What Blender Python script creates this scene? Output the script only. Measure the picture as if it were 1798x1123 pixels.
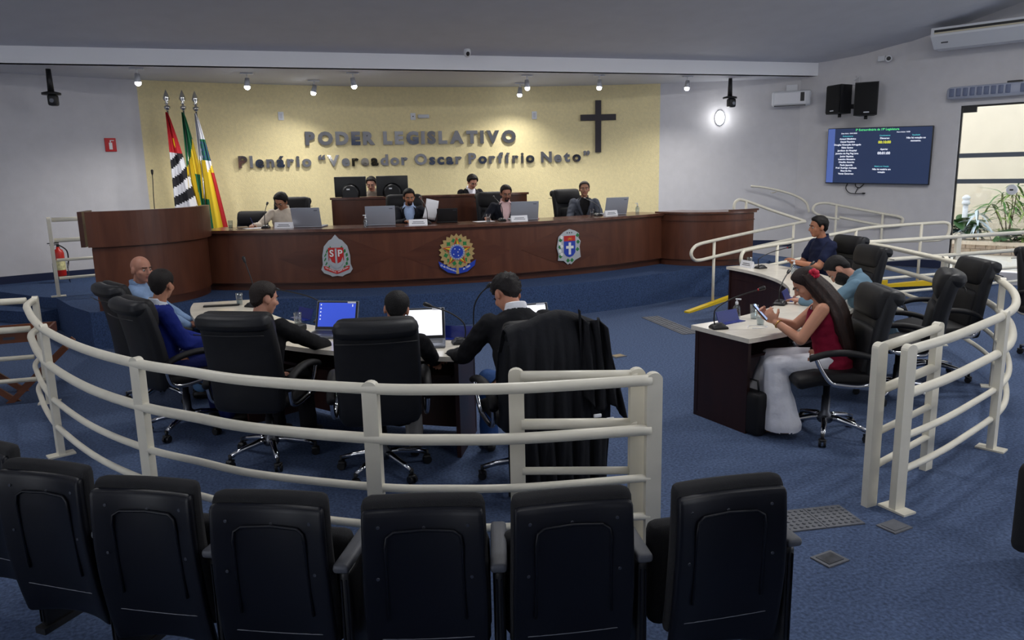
import bpy, math, random
from math import sin, cos, pi, radians, atan2, sqrt, hypot
from mathutils import Vector, Matrix, Quaternion, noise
random.seed(7)
for o in list(bpy.data.objects): bpy.data.objects.remove(o)
SC = bpy.context.scene
COL = SC.collection

# ---------------------------------------------------------------- camera, world, exposure
cam = bpy.data.cameras.new('camera'); co = bpy.data.objects.new('camera', cam); COL.objects.link(co)
cam.sensor_width = 36.0; cam.lens = 36.0 * 1334.0 / 1798.0; cam.clip_start = .05; cam.clip_end = 200
_pt, _ya, _ro = radians(10.98), radians(16.0), radians(1.242)
_f = Vector((sin(_ya)*cos(_pt), cos(_ya)*cos(_pt), -sin(_pt)))
_r0 = Vector((cos(_ya), -sin(_ya), 0)); _u0 = _r0.cross(_f)
_r = _r0*cos(_ro) - _u0*sin(_ro); _u = _u0*cos(_ro) + _r0*sin(_ro)
co.matrix_world = Matrix(((_r.x, _u.x, -_f.x, 0), (_r.y, _u.y, -_f.y, 0), (_r.z, _u.z, -_f.z, 2.0), (0, 0, 0, 1)))
SC.camera = co
w = bpy.data.worlds.new('daylight'); SC.world = w; w.use_nodes = True
w.node_tree.nodes['Background'].inputs[0].default_value = (.90, .94, 1, 1)
w.node_tree.nodes['Background'].inputs[1].default_value = 3.0
SC.view_settings.view_transform = 'Standard'; SC.view_settings.look = 'None'
SC.view_settings.exposure = 0.0; SC.view_settings.gamma = 1.0
SC.view_settings.use_curve_mapping = False
SC.cycles.max_bounces = 7; SC.cycles.diffuse_bounces = 4; SC.cycles.glossy_bounces = 3
SC.cycles.transmission_bounces = 4; SC.cycles.transparent_max_bounces = 8
SC.cycles.sample_clamp_indirect = 3.0
SC.cycles.use_denoising = True

# ---------------------------------------------------------------- materials
def lin(c):
    return tuple((v/255/12.92 if v/255 <= .04045 else ((v/255+.055)/1.055)**2.4) for v in c) + (1,)
MATS = {}
def mat(name, c, rough=.6, metal=0, nz=None, bump=None, emit=None, spec=.5, wood=None, alpha=None, trans=0, sheen=0, coat=0):
    if name in MATS: return MATS[name]
    m = bpy.data.materials.new(name); m.use_nodes = True
    nt = m.node_tree; b = nt.nodes['Principled BSDF']; L = nt.links.new
    c1 = lin(c)
    b.inputs['Base Color'].default_value = c1; b.inputs['Roughness'].default_value = rough
    b.inputs['Metallic'].default_value = metal; b.inputs['Specular IOR Level'].default_value = spec
    b.inputs['Transmission Weight'].default_value = trans
    if coat: b.inputs['Coat Weight'].default_value = coat; b.inputs['Coat Roughness'].default_value = .15
    tc = nt.nodes.new('ShaderNodeTexCoord')
    if nz:
        sc, amt = nz
        n = nt.nodes.new('ShaderNodeTexNoise'); n.inputs['Scale'].default_value = sc; n.inputs['Detail'].default_value = 4
        L(tc.outputs['Object'], n.inputs['Vector'])
        mx = nt.nodes.new('ShaderNodeMix'); mx.data_type = 'RGBA'
        mx.inputs[6].default_value = tuple(v*(1-amt) for v in c1[:3])+(1,); mx.inputs[7].default_value = tuple(min(1, v*(1+amt)) for v in c1[:3])+(1,)
        rp = nt.nodes.new('ShaderNodeMapRange'); rp.inputs[1].default_value = .3; rp.inputs[2].default_value = .7
        L(n.outputs[0], rp.inputs[0]); L(rp.outputs[0], mx.inputs[0]); L(mx.outputs[2], b.inputs['Base Color'])
    if wood:
        c2, scale = wood
        mp = nt.nodes.new('ShaderNodeMapping'); mp.inputs['Scale'].default_value = scale; L(tc.outputs['Object'], mp.inputs[0])
        n = nt.nodes.new('ShaderNodeTexNoise'); n.inputs['Scale'].default_value = 3; n.inputs['Detail'].default_value = 6; n.inputs['Distortion'].default_value = .6
        L(mp.outputs[0], n.inputs['Vector'])
        rp = nt.nodes.new('ShaderNodeMapRange'); rp.inputs[1].default_value = .32; rp.inputs[2].default_value = .68; L(n.outputs[0], rp.inputs[0])
        mx = nt.nodes.new('ShaderNodeMix'); mx.data_type = 'RGBA'; mx.inputs[6].default_value = c1; mx.inputs[7].default_value = lin(c2)
        L(rp.outputs[0], mx.inputs[0]); L(mx.outputs[2], b.inputs['Base Color'])
    if bump:
        sc, st = bump
        n = nt.nodes.new('ShaderNodeTexNoise'); n.inputs['Scale'].default_value = sc; n.inputs['Detail'].default_value = 3
        L(tc.outputs['Object'], n.inputs['Vector'])
        bp = nt.nodes.new('ShaderNodeBump'); bp.inputs['Strength'].default_value = st; bp.inputs['Distance'].default_value = .01
        L(n.outputs[0], bp.inputs['Height']); L(bp.outputs[0], b.inputs['Normal'])
    if emit:
        ec, es = emit
        b.inputs['Emission Color'].default_value = lin(ec); b.inputs['Emission Strength'].default_value = es
    MATS[name] = m
    return m
def glass_mat(name, tint=(255, 255, 255), refl=.12):
    if name in MATS: return MATS[name]
    m = bpy.data.materials.new(name); m.use_nodes = True; nt = m.node_tree; nt.nodes.clear(); L = nt.links.new
    o = nt.nodes.new('ShaderNodeOutputMaterial'); t = nt.nodes.new('ShaderNodeBsdfTransparent'); t.inputs[0].default_value = lin(tint)
    g = nt.nodes.new('ShaderNodeBsdfGlossy'); g.inputs['Roughness'].default_value = .03
    fr = nt.nodes.new('ShaderNodeLayerWeight'); fr.inputs[0].default_value = .5
    pw = nt.nodes.new('ShaderNodeMath'); pw.operation = 'POWER'; pw.inputs[1].default_value = 3.5; L(fr.outputs['Facing'], pw.inputs[0])
    hf = nt.nodes.new('ShaderNodeMath'); hf.operation = 'MULTIPLY'; hf.inputs[1].default_value = .6; L(pw.outputs[0], hf.inputs[0])
    ad = nt.nodes.new('ShaderNodeMath'); ad.operation = 'ADD'; ad.inputs[1].default_value = refl - .04; ad.use_clamp = True
    mx = nt.nodes.new('ShaderNodeMixShader'); L(hf.outputs[0], ad.inputs[0]); L(ad.outputs[0], mx.inputs[0])
    L(t.outputs[0], mx.inputs[1]); L(g.outputs[0], mx.inputs[2]); L(mx.outputs[0], o.inputs[0])
    MATS[name] = m; return m

CARPET = mat('blue_carpet', (77, 92, 122), .95, nz=(55, .38), bump=(260, .5), spec=.15)
STAGEC = mat('stage_carpet', (60, 78, 112), .95, nz=(55, .35), bump=(260, .5), spec=.15)
PLASTER = mat('white_plaster', (212, 210, 212), .8, nz=(6, .03), bump=(90, .12))
YELLOW = mat('yellow_texture', (240, 224, 172), .75, nz=(20, .05), bump=(60, .6))
CEILM = mat('ceiling_grey', (206, 207, 213), .8, nz=(3, .03))
SOFFIT = mat('soffit_white', (206, 207, 212), .8)
BEAMM = mat('beam_white', (244, 244, 247), .7)
BASEB = mat('navy_baseboard', (20, 32, 66), .6)
WOOD = mat('mahogany_veneer', (100, 58, 40), .38, wood=((80, 44, 30), (2.2, 2.2, .35)), spec=.4)
WOODD = mat('mahogany_dark', (86, 49, 34), .4, wood=((70, 38, 27), (.5, .5, 3)), spec=.4)
WOODT = mat('mahogany_top', (112, 74, 58), .22, wood=((78, 46, 36), (2, .6, 2)), spec=.5)
WENGE = mat('wenge_laminate', (52, 28, 24), .4, wood=((42, 22, 19), (2.5, 2.5, .4)), spec=.4)
MARBLE = mat('cream_marble', (232, 224, 208), .18, nz=(5, .10), spec=.5)
RAILW = mat('cream_enamel', (228, 222, 204), .38, nz=(9, .04))
LEATHER = mat('black_leather', (27, 28, 32), .48, nz=(14, .12), bump=(320, .12), spec=.28)
LEATHERF = mat('black_leather_front', (24, 23, 25), .6, bump=(200, .15), spec=.3)
CHROME = mat('chrome', (205, 206, 210), .12, 1)
BLACKP = mat('black_plastic', (18, 18, 20), .45)
GREYP = mat('grey_plastic', (70, 72, 78), .5)
SEATP = mat('seat_shell_plastic', (13, 15, 23), .42, nz=(5, .1), bump=(400, .06), spec=.28)
SEATF = mat('seat_fabric', (20, 20, 23), .9, bump=(300, .3))
SEATA = mat('armrest_grey', (72, 74, 80), .55, bump=(300, .1))
STEEL = mat('mirror_steel', (206, 204, 200), .08, 1)
WHITEP = mat('white_plastic', (226, 228, 232), .4)
SILVER = mat('laptop_silver', (158, 162, 172), .42, .2)
PAPER = mat('paper', (240, 240, 244), .8)
YPAINT = mat('yellow_paint', (226, 190, 26), .5)
TILEG = mat('grey_rubber_tile', (96, 98, 104), .7, nz=(30, .1))
GLASS = glass_mat('clear_glass', (246, 249, 250), .16)
WATER = glass_mat('water', (226, 234, 238), .1)
NAVYP = mat('navy_acrylic', (22, 38, 120), .3)
METALG = mat('gunmetal', (96, 98, 104), .35, .9)
LAMPON = mat('lamp_glow', (255, 255, 255), .5, emit=((240, 244, 255), 40))

# ---------------------------------------------------------------- mesh helpers
class G:
    def __init__(s): s.v = []; s.f = []; s.m = []; s.s = []
    def add(s, vs, fs, mi=0, sm=False, M=None):
        o = len(s.v)
        s.v += [tuple(M @ Vector(p)) if M else tuple(p) for p in vs]
        for f in fs: s.f.append(tuple(i+o for i in f)); s.m.append(mi); s.s.append(sm)
        return s
    def box(s, c, d, M=None, mi=0, rz=0):
        x, y, z = d[0]/2, d[1]/2, d[2]/2
        vs = [(a*x, b*y, k*z) for k in (-1, 1) for a, b in ((-1, -1), (1, -1), (1, 1), (-1, 1))]
        R = Matrix.Rotation(rz, 3, 'Z') if rz else None
        vs = [Vector(c)+(R @ Vector(p) if R else Vector(p)) for p in vs]
        return s.add(vs, [(0, 3, 2, 1), (4, 5, 6, 7), (0, 1, 5, 4), (1, 2, 6, 5), (2, 3, 7, 6), (3, 0, 4, 7)], mi, False, M)
    def rbox(s, c, d, r, k=2, fn=None, mi=0, M=None):
        h = [q/2 for q in d]; r = min(r, *[q*.999 for q in h])
        ax = []
        for q in h:
            a = [-q, -q+.3*r, -q+r]; n = max(1, k)
            a += [(-q+r)+(2*(q-r))*i/n for i in range(1, n)]
            a += [q-r, q-.3*r, q]
            ax.append(a)
        idx = {}; vs = []; fs = []
        def vid(p):
            key = tuple(round(t, 6) for t in p)
            if key not in idx:
                inn = [max(-(h[i]-r), min(h[i]-r, p[i])) for i in range(3)]
                dv = Vector([p[i]-inn[i] for i in range(3)])
                q = Vector(inn)+(dv.normalized()*r if dv.length > 1e-9 else dv)
                if fn: q = Vector(fn(q))
                idx[key] = len(vs); vs.append(q+Vector(c))
            return idx[key]
        for a in range(3):
            b, e = (a+1) % 3, (a+2) % 3
            for sgn in (-1, 1):
                for i in range(len(ax[b])-1):
                    for j in range(len(ax[e])-1):
                        q = []
                        for (ii, jj) in ((i, j), (i+1, j), (i+1, j+1), (i, j+1)):
                            p = [0, 0, 0]; p[a] = sgn*h[a]; p[b] = ax[b][ii]; p[e] = ax[e][jj]; q.append(vid(p))
                        if sgn < 0: q = q[::-1]
                        if len(set(q)) >= 3: fs.append(tuple(dict.fromkeys(q)))
        return s.add(vs, fs, mi, True, M)
    def loft(s, rings, mi=0, sm=True, cap=True, closed=True, M=None):
        n = len(rings[0]); vs = [p for r in rings for p in r]; fs = []
        for i in range(len(rings)-1):
            for j in range(n if closed else n-1):
                k = (j+1) % n
                fs.append((i*n+j, i*n+k, (i+1)*n+k, (i+1)*n+j))
        if cap and closed:
            fs.append(tuple(range(n))[::-1]); fs.append(tuple(range((len(rings)-1)*n, len(rings)*n)))
        return s.add(vs, fs, mi, sm, M)
    def tube(s, pts, r, seg=10, mi=0, closed=False, M=None, cap=True):
        P = [Vector(p) for p in pts]; n = len(P); rings = []
        rr = r if isinstance(r, (list, tuple)) else [r]*n
        t0 = (P[1]-P[0]).normalized()
        up = Vector((0, 0, 1)) if abs(t0.z) < .9 else Vector((1, 0, 0))
        side = t0.cross(up).normalized()
        for i in range(n):
            if closed: t = (P[(i+1) % n]-P[i-1]).normalized()
            else: t = (P[min(i+1, n-1)]-P[max(i-1, 0)]).normalized()
            side = (side-t*side.dot(t)).normalized(); b = t.cross(side)
            rings.append([P[i]+(side*cos(a)+b*sin(a))*rr[i] for a in [2*pi*k/seg for k in range(seg)]])
        if closed: rings.append(rings[0])
        s.loft([r_[::-1] for r_ in rings], mi, True, cap and not closed, True, M)
        return s
    def cyl(s, p0, p1, r0, r1=None, seg=16, mi=0, M=None, sm=True):
        r1 = r0 if r1 is None else r1
        a, b = Vector(p0), Vector(p1); t = (b-a).normalized()
        up = Vector((0, 0, 1)) if abs(t.z) < .9 else Vector((1, 0, 0))
        x = t.cross(up).normalized(); y = t.cross(x)
        rings = [[c+(x*cos(k)-y*sin(k))*r for k in [2*pi*i/seg for i in range(seg)]] for c, r in ((a, r0), (b, r1))]
        n = seg; o = len(s.v)
        s.loft([rings[0][::-1], rings[1][::-1]], mi, sm, True, True, M)
        s.s[-1] = False; s.s[-2] = False
        return s
    def lathe(s, prof, seg=20, c=(0, 0, 0), mi=0, M=None, cap=True):
        rings = [[Vector((c[0]+r*cos(2*pi*k/seg), c[1]+r*sin(2*pi*k/seg), c[2]+z)) for k in range(seg)] for r, z in prof]
        return s.loft(rings, mi, True, cap, True, M)
    def prism(s, poly, z0, z1, mi=0, M=None):
        n = len(poly)
        vs = [(p[0], p[1], z0) for p in poly]+[(p[0], p[1], z1) for p in poly]
        fs = [tuple(range(n))[::-1], tuple(range(n, 2*n))]+[(i, (i+1) % n, n+(i+1) % n, n+i) for i in range(n)]
        return s.add(vs, fs, mi, False, M)
    def ell(s, c, r, seg=16, ring=10, mi=0, M=None, R=None):
        vs = []; fs = []
        for i in range(ring+1):
            th = pi*i/ring
            for j in range(seg):
                p = Vector((r[0]*sin(th)*cos(2*pi*j/seg), r[1]*sin(th)*sin(2*pi*j/seg), r[2]*cos(th)))
                if R: p = R @ p
                vs.append(Vector(c)+p)
        for i in range(ring):
            for j in range(seg):
                k = (j+1) % seg
                if i == 0: q = (i*seg, (i+1)*seg+j, (i+1)*seg+k)
                elif i == ring-1: q = (i*seg+j, (i+1)*seg, i*seg+k)
                else: q = (i*seg+j, (i+1)*seg+j, (i+1)*seg+k, i*seg+k)
                fs.append(q)
        return s.add(vs, fs, mi, True, M)
    def cap_(s, p0, p1, r0, r1, seg=12, mi=0):
        a, b = Vector(p0), Vector(p1); t = b-a
        if t.length < 1e-6: return s.ell(a, (r0, r0, r0), seg, 8, mi)
        t.normalize(); up = Vector((0, 0, 1)) if abs(t.z) < .9 else Vector((1, 0, 0))
        x = t.cross(up).normalized(); y = t.cross(x); rings = []
        for c, r, rng in ((a, r0, (-80, -50, -20, 0)), (b, r1, (0, 20, 50, 80))):
            for d in rng:
                e = radians(d); rings.append([c+t*r*sin(e)+(x*cos(k)-y*sin(k))*r*cos(e) for k in [2*pi*i/seg for i in range(seg)]])
        return s.loft([r_[::-1] for r_ in rings], mi)
    def mesh(s, name, mats):
        me = bpy.data.meshes.new(name); me.from_pydata(s.v, [], s.f)
        for m in (mats if isinstance(mats, (list, tuple)) else [mats]): me.materials.append(m)
        me.polygons.foreach_set('material_index', s.m); me.polygons.foreach_set('use_smooth', s.s); me.update()
        return me
    def build(s, name, mats, parent=None, loc=None, rz=0):
        o = bpy.data.objects.new(name, s.mesh(name, mats)); COL.objects.link(o)
        if parent: o.parent = parent
        if loc is not None: o.location = loc
        if rz: o.rotation_euler = (0, 0, rz)
        return o
def tag(o, label=None, cat=None, group=None, kind=None):
    if label: o['label'] = label
    if cat: o['category'] = cat
    if group: o['group'] = group
    if kind: o['kind'] = kind
    return o
def thing(name, label, cat, loc=(0, 0, 0), rz=0, group=None):
    o = bpy.data.objects.new(name, None); COL.objects.link(o); o.empty_display_size = .1
    o.location = loc; o.rotation_euler = (0, 0, rz)
    return tag(o, label, cat, group)
def copy_tree(o, parent=None):
    c = o.copy(); COL.objects.link(c); c.parent = parent
    for ch in o.children: copy_tree(ch, c)
    return c
def put(o, loc, rz=0, label=None, group=None):
    o.location = loc; o.rotation_euler = (0, 0, rz)
    return tag(o, label, None, group)
def struct(g, name, m, label=None):
    return tag(g.build(name, m), label, None, None, 'structure')
def spline(pts, n=8):
    P = [Vector(p) for p in pts]; out = []
    for i in range(len(P)-1):
        a, b, c, d = P[max(i-1, 0)], P[i], P[i+1], P[min(i+2, len(P)-1)]
        for k in range(n):
            t = k/n
            out.append(.5*((2*b)+(c-a)*t+(2*a-5*b+4*c-d)*t*t+(3*b-a-3*c+d)*t**3))
    out.append(P[-1]); return out
def face(fx, fy): return atan2(-fx, fy)
def text_mesh(txt, size, depth=0, offset=0, bold=0, align='CENTER'):
    cu = bpy.data.curves.new('t', 'FONT'); cu.body = txt; cu.size = size; cu.extrude = depth; cu.offset = offset
    cu.align_x = align; cu.resolution_u = 3
    o = bpy.data.objects.new('t', cu); COL.objects.link(o)
    dg = bpy.context.evaluated_depsgraph_get(); me = bpy.data.meshes.new_from_object(o.evaluated_get(dg))
    bpy.data.objects.remove(o); me.transform(Matrix.Rotation(pi/2, 4, 'X'))
    return me
def text_obj(name, txt, size, m, parent, loc, depth=0, offset=0, align='CENTER', rot=None):
    me = text_mesh(txt, size, depth, offset, 0, align); me.materials.clear(); me.materials.append(m)
    o = bpy.data.objects.new(name, me); COL.objects.link(o); o.parent = parent; o.location = loc
    if rot: o.rotation_euler = rot
    return o
# ---------------------------------------------------------------- room shell
OW = Vector((1.95, 1.02)); RW = 14.06; ZC = 3.65
def wall_xy(x, off=0.):
    a = math.asin((x-OW.x)/RW); return Vector((OW.x+(RW-off)*sin(a), OW.y+(RW-off)*cos(a))), -a
CR = Vector((9.6, 12.7)); WD = Vector((.5, -.866)); WN = Vector((-.866, -.5))     # right wall: corner, run, inward normal
CL = Vector((-4.75, 13.38)); LD = Vector((-.42, -.9075))
def wr(s, off=0.): p = CR+WD*s+WN*off; return (p.x, p.y)
def poly_wall(pts, z0, z1, name, m, th=.14, label=None):
    g = G(); n = len(pts)
    z1s = z1 if isinstance(z1, (list, tuple)) else [z1]*n
    nor = []
    for i in range(n):
        a, b = Vector(pts[max(i-1, 0)]), Vector(pts[min(i+1, n-1)]); d = (b-a).normalized(); nor.append(Vector((-d.y, d.x)))
    for i in range(n-1):
        a, b = Vector(pts[i]), Vector(pts[i+1]); a2, b2 = a+nor[i]*th, b+nor[i+1]*th
        vs = [(a.x, a.y, z0), (b.x, b.y, z0), (b2.x, b2.y, z0), (a2.x, a2.y, z0), (a.x, a.y, z1s[i]), (b.x, b.y, z1s[i+1]), (b2.x, b2.y, z1s[i+1]), (a2.x, a2.y, z1s[i])]
        g.add(vs, [(0, 3, 2, 1), (4, 5, 6, 7), (0, 1, 5, 4), (1, 2, 6, 5), (2, 3, 7, 6), (3, 0, 4, 7)])
    return struct(g, name, m, label)
def arc_x(x0, x1, n, off=0.): return [tuple(wall_xy(x0+(x1-x0)*i/n, off)[0]) for i in range(n+1)]
poly_wall(arc_x(-2.3, 7.17, 40), 0, ZC, 'wall_back', YELLOW, label='yellow textured curved wall panel behind the dais')
poly_wall(arc_x(-4.95, -2.3, 10), 0, ZC, 'wall_back_left', PLASTER)
poly_wall(arc_x(7.17, 9.8, 10), 0, ZC, 'wall_back_right', PLASTER)
struct(G().box((2.5, 3, -.05), (26, 26, .1)), 'floor', CARPET, 'blue carpet floor')
# right wall in three pieces around the glass door
S0, S1, DZ0, DZ1 = 2.55, 5.6, .2, 2.93
def ztop(s):
    return 3.88+.02*min(s, 1.)+(.17*(s-1.) if s > 1 else 0)+(.03*(min(s, 3.2)-1.)**2 if s > 1 else 0)
def rw(s0, s1, z0, name, top=True, z1=None):
    n = 8; ss = [s0+(s1-s0)*i/n for i in range(n+1)]
    return poly_wall([wr(s) for s in ss], z0, [ztop(s)+.1 for s in ss] if z1 is None else z1, name, PLASTER)
rw(-.2, S0, 0, 'wall_right'); rw(S0, S1, DZ1, 'wall_right_over_door'); rw(S1, 14, 0, 'wall_right_near'); rw(S0, S1, -.05, 'wall_right_sill', z1=DZ0)
# left wall, rear wall
poly_wall([tuple(CL+LD*14), tuple(CL-LD*.2)], 0, 6.6, 'wall_left', PLASTER)
poly_wall([(18, -6.5), (-13, -6.5)], 0, 6.8, 'wall_rear', PLASTER)
# low soffit over the dais, front beam, rising main ceiling
g = G(); pts = arc_x(-4.9, 9.75, 40, -.1)
g.prism([(-5.4, 12.62), (10.1, 12.62)]+pts[::-1], ZC, ZC+.1); struct(g, 'ceiling_soffit', SOFFIT, 'low flat ceiling over the dais')
struct(G().box((2.35, 12.68, 3.775), (14.75, .16, .25)), 'ceiling_beam', BEAMM, 'white fascia beam in front of the dais ceiling')
def crease(t): return Vector((9.62+.085*t, 12.6-t, 3.88+.13*t))
g = G(); N = 18
L_ = [Vector((-12, 12.6-18.5*i/N, 3.88+.13*18.5*i/N)) for i in range(N+1)]
C_ = [crease(18.5*i/N) for i in range(N+1)]
g.add(L_+C_, [(i, N+1+i, N+2+i, i+1) for i in range(N)])
R_ = []
for i in range(N+1):
    s = 15*i/N; x, y = wr(s, -.1); R_.append(Vector((x, y, ztop(s)+.02)))
g.add(C_+R_, [(i, N+1+i, N+2+i, i+1) for i in range(N)])
struct(g, 'ceiling', CEILM, 'grey main ceiling rising towards the audience')
# baseboards
g = G()
def arc_strip(g, pts, z0, z1, th):
    n = len(pts)
    for i in range(n-1):
        a, b = Vector(pts[i]), Vector(pts[i+1]); d = (b-a).normalized(); q = Vector((d.y, -d.x))*th
        vs = [(a.x, a.y, z0), (b.x, b.y, z0), (b.x+q.x, b.y+q.y, z0), (a.x+q.x, a.y+q.y, z0), (a.x, a.y, z1), (b.x, b.y, z1), (b.x+q.x, b.y+q.y, z1), (a.x+q.x, a.y+q.y, z1)]
        g.add(vs, [(0, 1, 2, 3), (4, 7, 6, 5), (0, 4, 5, 1), (1, 5, 6, 2), (2, 6, 7, 3), (3, 7, 4, 0)])
arc_strip(g, arc_x(-4.7, 9.6, 50, .001), .45, .57, .015); struct(g, 'baseboard_back', BASEB)
g = G(); arc_strip(g, [wr(.02, .001), wr(S0, .001)], .2, .34, .015); struct(g, 'baseboard_right', BASEB)

# ---------------------------------------------------------------- stage platform, steps, ramp
OD = Vector((2.38, 18.18)); RDESK = 7.63; REDGE = 8.35
def dpt(R, a): return Vector((OD.x+R*sin(a), OD.y-R*cos(a)))       # a = 0 towards the audience, + to the right
def ang(x, R=RDESK): return math.asin((x-OD.x)/R)
edge = [dpt(REDGE, ang(-1.2, REDGE)+(ang(6.0, REDGE)-ang(-1.2, REDGE))*i/40) for i in range(41)]
left_run = [Vector(p) for p in ((-3.15, 11.6), (-2.75, 10.7), (-2.4, 10.1), (-2.1, 9.98), (-1.75, 10.02), (-1.45, 10.35))]
right_run = [Vector((6.75, 10.42)), Vector((7.3, 10.62)), Vector((7.75, 11.1)), Vector((8.1, 13.7))]
poly = [tuple(p) for p in left_run+edge+right_run]
back = arc_x(8.1, -4.7, 40, .0)
g = G(); g.prism(poly+back+[(-4.72, 13.3), (-3.5, 11.9)], 0, .45); st = struct(g, 'stage_platform', STAGEC, 'blue carpeted stage platform')
g = G(); g.prism([tuple(dpt(R, a)) for R, a in [(6.0, -.26+.62*i/16) for i in range(17)]]+arc_x(5.0, .2, 12, .05), .45, .62)
struct(g, 'stage_upper_tier', STAGEC, 'upper carpeted tier behind the presiding desk')
for i in range(2):       # steps at the left of the platform
    g = G(); q = .3*(2-i)
    d = Vector((-.6, -.8)); n_ = Vector((-.8, .6))
    a = Vector((-3.15, 11.6)); b = a+n_*1.6
    g.prism([tuple(a+d*.002), tuple(b+d*.002), tuple(b+d*q), tuple(a+d*q)], 0, .15*(i+1)); struct(g, 'stage_step', STAGEC)
# ramp: first leg up to a landing by the door, second leg back to the stage
def slab(pts3, name, m):
    n = len(pts3); g = G()
    g.add([tuple(p) for p in pts3]+[(p[0], p[1], -.02) for p in pts3], [tuple(range(n))]+[(i, n+i, n+(i+1) % n, (i+1) % n) for i in range(n)])
    return struct(g, name, m)
slab([(5.72, 8.72, .0), (8.6, 9.45, .2), (8.3, 10.95, .2), (5.35, 9.53, .0)], 'ramp_lower_leg', CARPET)
slab([(8.6, 9.45, .2), (9.75, 9.2, .2), (11.2, 9.75, .2), (9.66, 12.5, .2), (8.3, 10.95, .2)], 'ramp_landing', CARPET)
slab([(8.3, 10.95, .2), (9.66, 12.5, .2), (9.0, 12.95, .3), (8.08, 13.3, .45), (7.72, 11.12, .45)], 'ramp_upper_leg', CARPET)
def kerb(a, b, name='trim_kerb'):
    a, b = Vector(a), Vector(b); d = b-a; n_ = Vector((-d.y, d.x, 0)).normalized()*.04
    vs = [a-n_, b-n_, b+n_, a+n_]; h = Vector((0, 0, .09))
    g = G(); g.add([v-Vector((0, 0, .02)) for v in vs]+[v+h*(.25 if i in (0, 3) else 1) for i, v in enumerate(vs)], [(0, 3, 2, 1), (4, 5, 6, 7), (0, 1, 5, 4), (1, 2, 6, 5), (2, 3, 7, 6), (3, 0, 4, 7)])
    return struct(g, name, YPAINT, 'yellow painted kerb along the ramp edge')
kerb((5.28, 9.46, 0), (8.28, 10.92, .2)); kerb((5.9, 8.72, .01), (8.6, 9.4, .2)); kerb((8.62, 9.4, .19), (9.75, 9.16, .2))

# ---------------------------------------------------------------- glass door and the courtyard outside
DA = Vector(wr(S0, .0)); rzR = atan2(WD.y, WD.x)
def on_right(s, z, off=0.): x, y = wr(s, off); return (x, y, z)
door = tag(bpy.data.objects.new('door_1', None), 'frameless glass door with two grey bands and a round pull', None, None, 'structure'); COL.objects.link(door)
door.location = on_right(S0, DZ0, -.06); door.rotation_euler = (0, 0, rzR)
W_ = S1-S0
for k in range(2):
    x0 = .03+k*(W_/2); G().box((x0+W_/4-.02, 0, 1.36), (W_/2-.03, .01, 2.66)).build('pane', GLASS, door)
    for z in (1.915, 1.49): G().box((x0+W_/4-.02, -.008, z), (W_/2-.03, .004, .075)).build('band', mat('band_grey', (92, 100, 112), .5), door)
G().box((.012, 0, 1.36), (.024, .05, 2.73)).build('jamb', BLACKP, door)
G().box((W_-.012, 0, 1.36), (.024, .05, 2.73)).build('jamb', BLACKP, door)
G().box((W_/2, 0, 2.715), (W_, .05, .03)).build('head_rail', BLACKP, door)
G().box((.13, -.01, 2.66), (.2, .04, .09)).build('patch_hinge', BLACKP, door)
g = G(); g.cyl((.84, -.02, 1.35), (.84, -.05, 1.35), .085, .075, 24); g.build('round_pull', WHITEP, door)
G().box((.84, -.055, 1.35), (.05, .01, .022)).build('pull_slot', BLACKP, door)
tr = G(); tr.box((-.05, .02, 1.36), (.09, .03, 2.74)); o = tr.build('frame_trim', WHITEP, door)
CREAMW = mat('courtyard_cream', (236, 222, 198), .85, nz=(3, .03)); PAVE = mat('courtyard_paving', (206, 200, 190), .8, nz=(8, .06))
def out(s, off): x, y = wr(s, -off); return (x, y)
g = G(); g.prism([out(-3, .16), out(14, .16), out(14, 5.2), out(-3, 5.2)], .02, .18); struct(g, 'floor_courtyard', PAVE, 'pale paved courtyard outside the door')
poly_wall([out(-3, 4.15), out(14, 4.15)], 0, 3.6, 'wall_courtyard', CREAMW, label='cream courtyard wall outside the door')
pl = thing('brick_planter', 'low cream brick planter bed in the courtyard behind the glass', 'planter', (*out(0, 2.9), .18), rzR)
CAPM = mat('planter_cap', (226, 208, 186), .8, nz=(10, .05)); BRK = mat('planter_brick', (206, 186, 166), .85, nz=(14, .08))
G().box((4.5, .1, .1), (8, .2, .2)).build('backing', BRK, pl)
G().box((4.5, .05, .235), (8, .42, .07)).build('capping', CAPM, pl)
g = G(); g.box((0, 0, 0), (.17, .03, .1)); bm_ = g.mesh('brick', BRK)
for r in range(2):
    for i in range(26):
        o = bpy.data.objects.new('brick', bm_); COL.objects.link(o); o.parent = pl; o.location = (.7+i*.18+(.09 if r % 2 else 0), -.012, .055+r*.108)
G().box((4.5, .36, .16), (8, .22, .2)).build('soil', mat('soil', (120, 84, 58), .95), pl)
# plants: each with its own stems and leaves
LEAFM = [mat('leaf_green', (74, 120, 48), .5, nz=(4, .15)), mat('leaf_pale', (140, 162, 84), .5), mat('leaf_dark', (46, 86, 40), .5), mat('leaf_silver', (206, 218, 226), .5)]
def leaf_mesh(L, W, droop, m):
    g = G(); vs = []; fs = []; n = 6
    for i in range(n+1):
        t = i/n; w_ = W*sin(pi*min(1, t*.92+.06))**.8; z = -droop*t*t*L
        vs += [(-w_, t*L, z+.12*w_), (0, t*L, z), (w_, t*L, z+.12*w_)]
    for i in range(n):
        for j in range(2): a = i*3+j; fs.append((a, a+1, a+4, a+3))
    g.add(vs, fs, 0, True); return g.mesh('leaf', m)
LM = [leaf_mesh(.42, .022, .45, LEAFM[0]), leaf_mesh(.36, .018, .7, LEAFM[1]), leaf_mesh(.5, .11, .3, LEAFM[2]), leaf_mesh(.4, .025, .8, LEAFM[3])]
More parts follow.
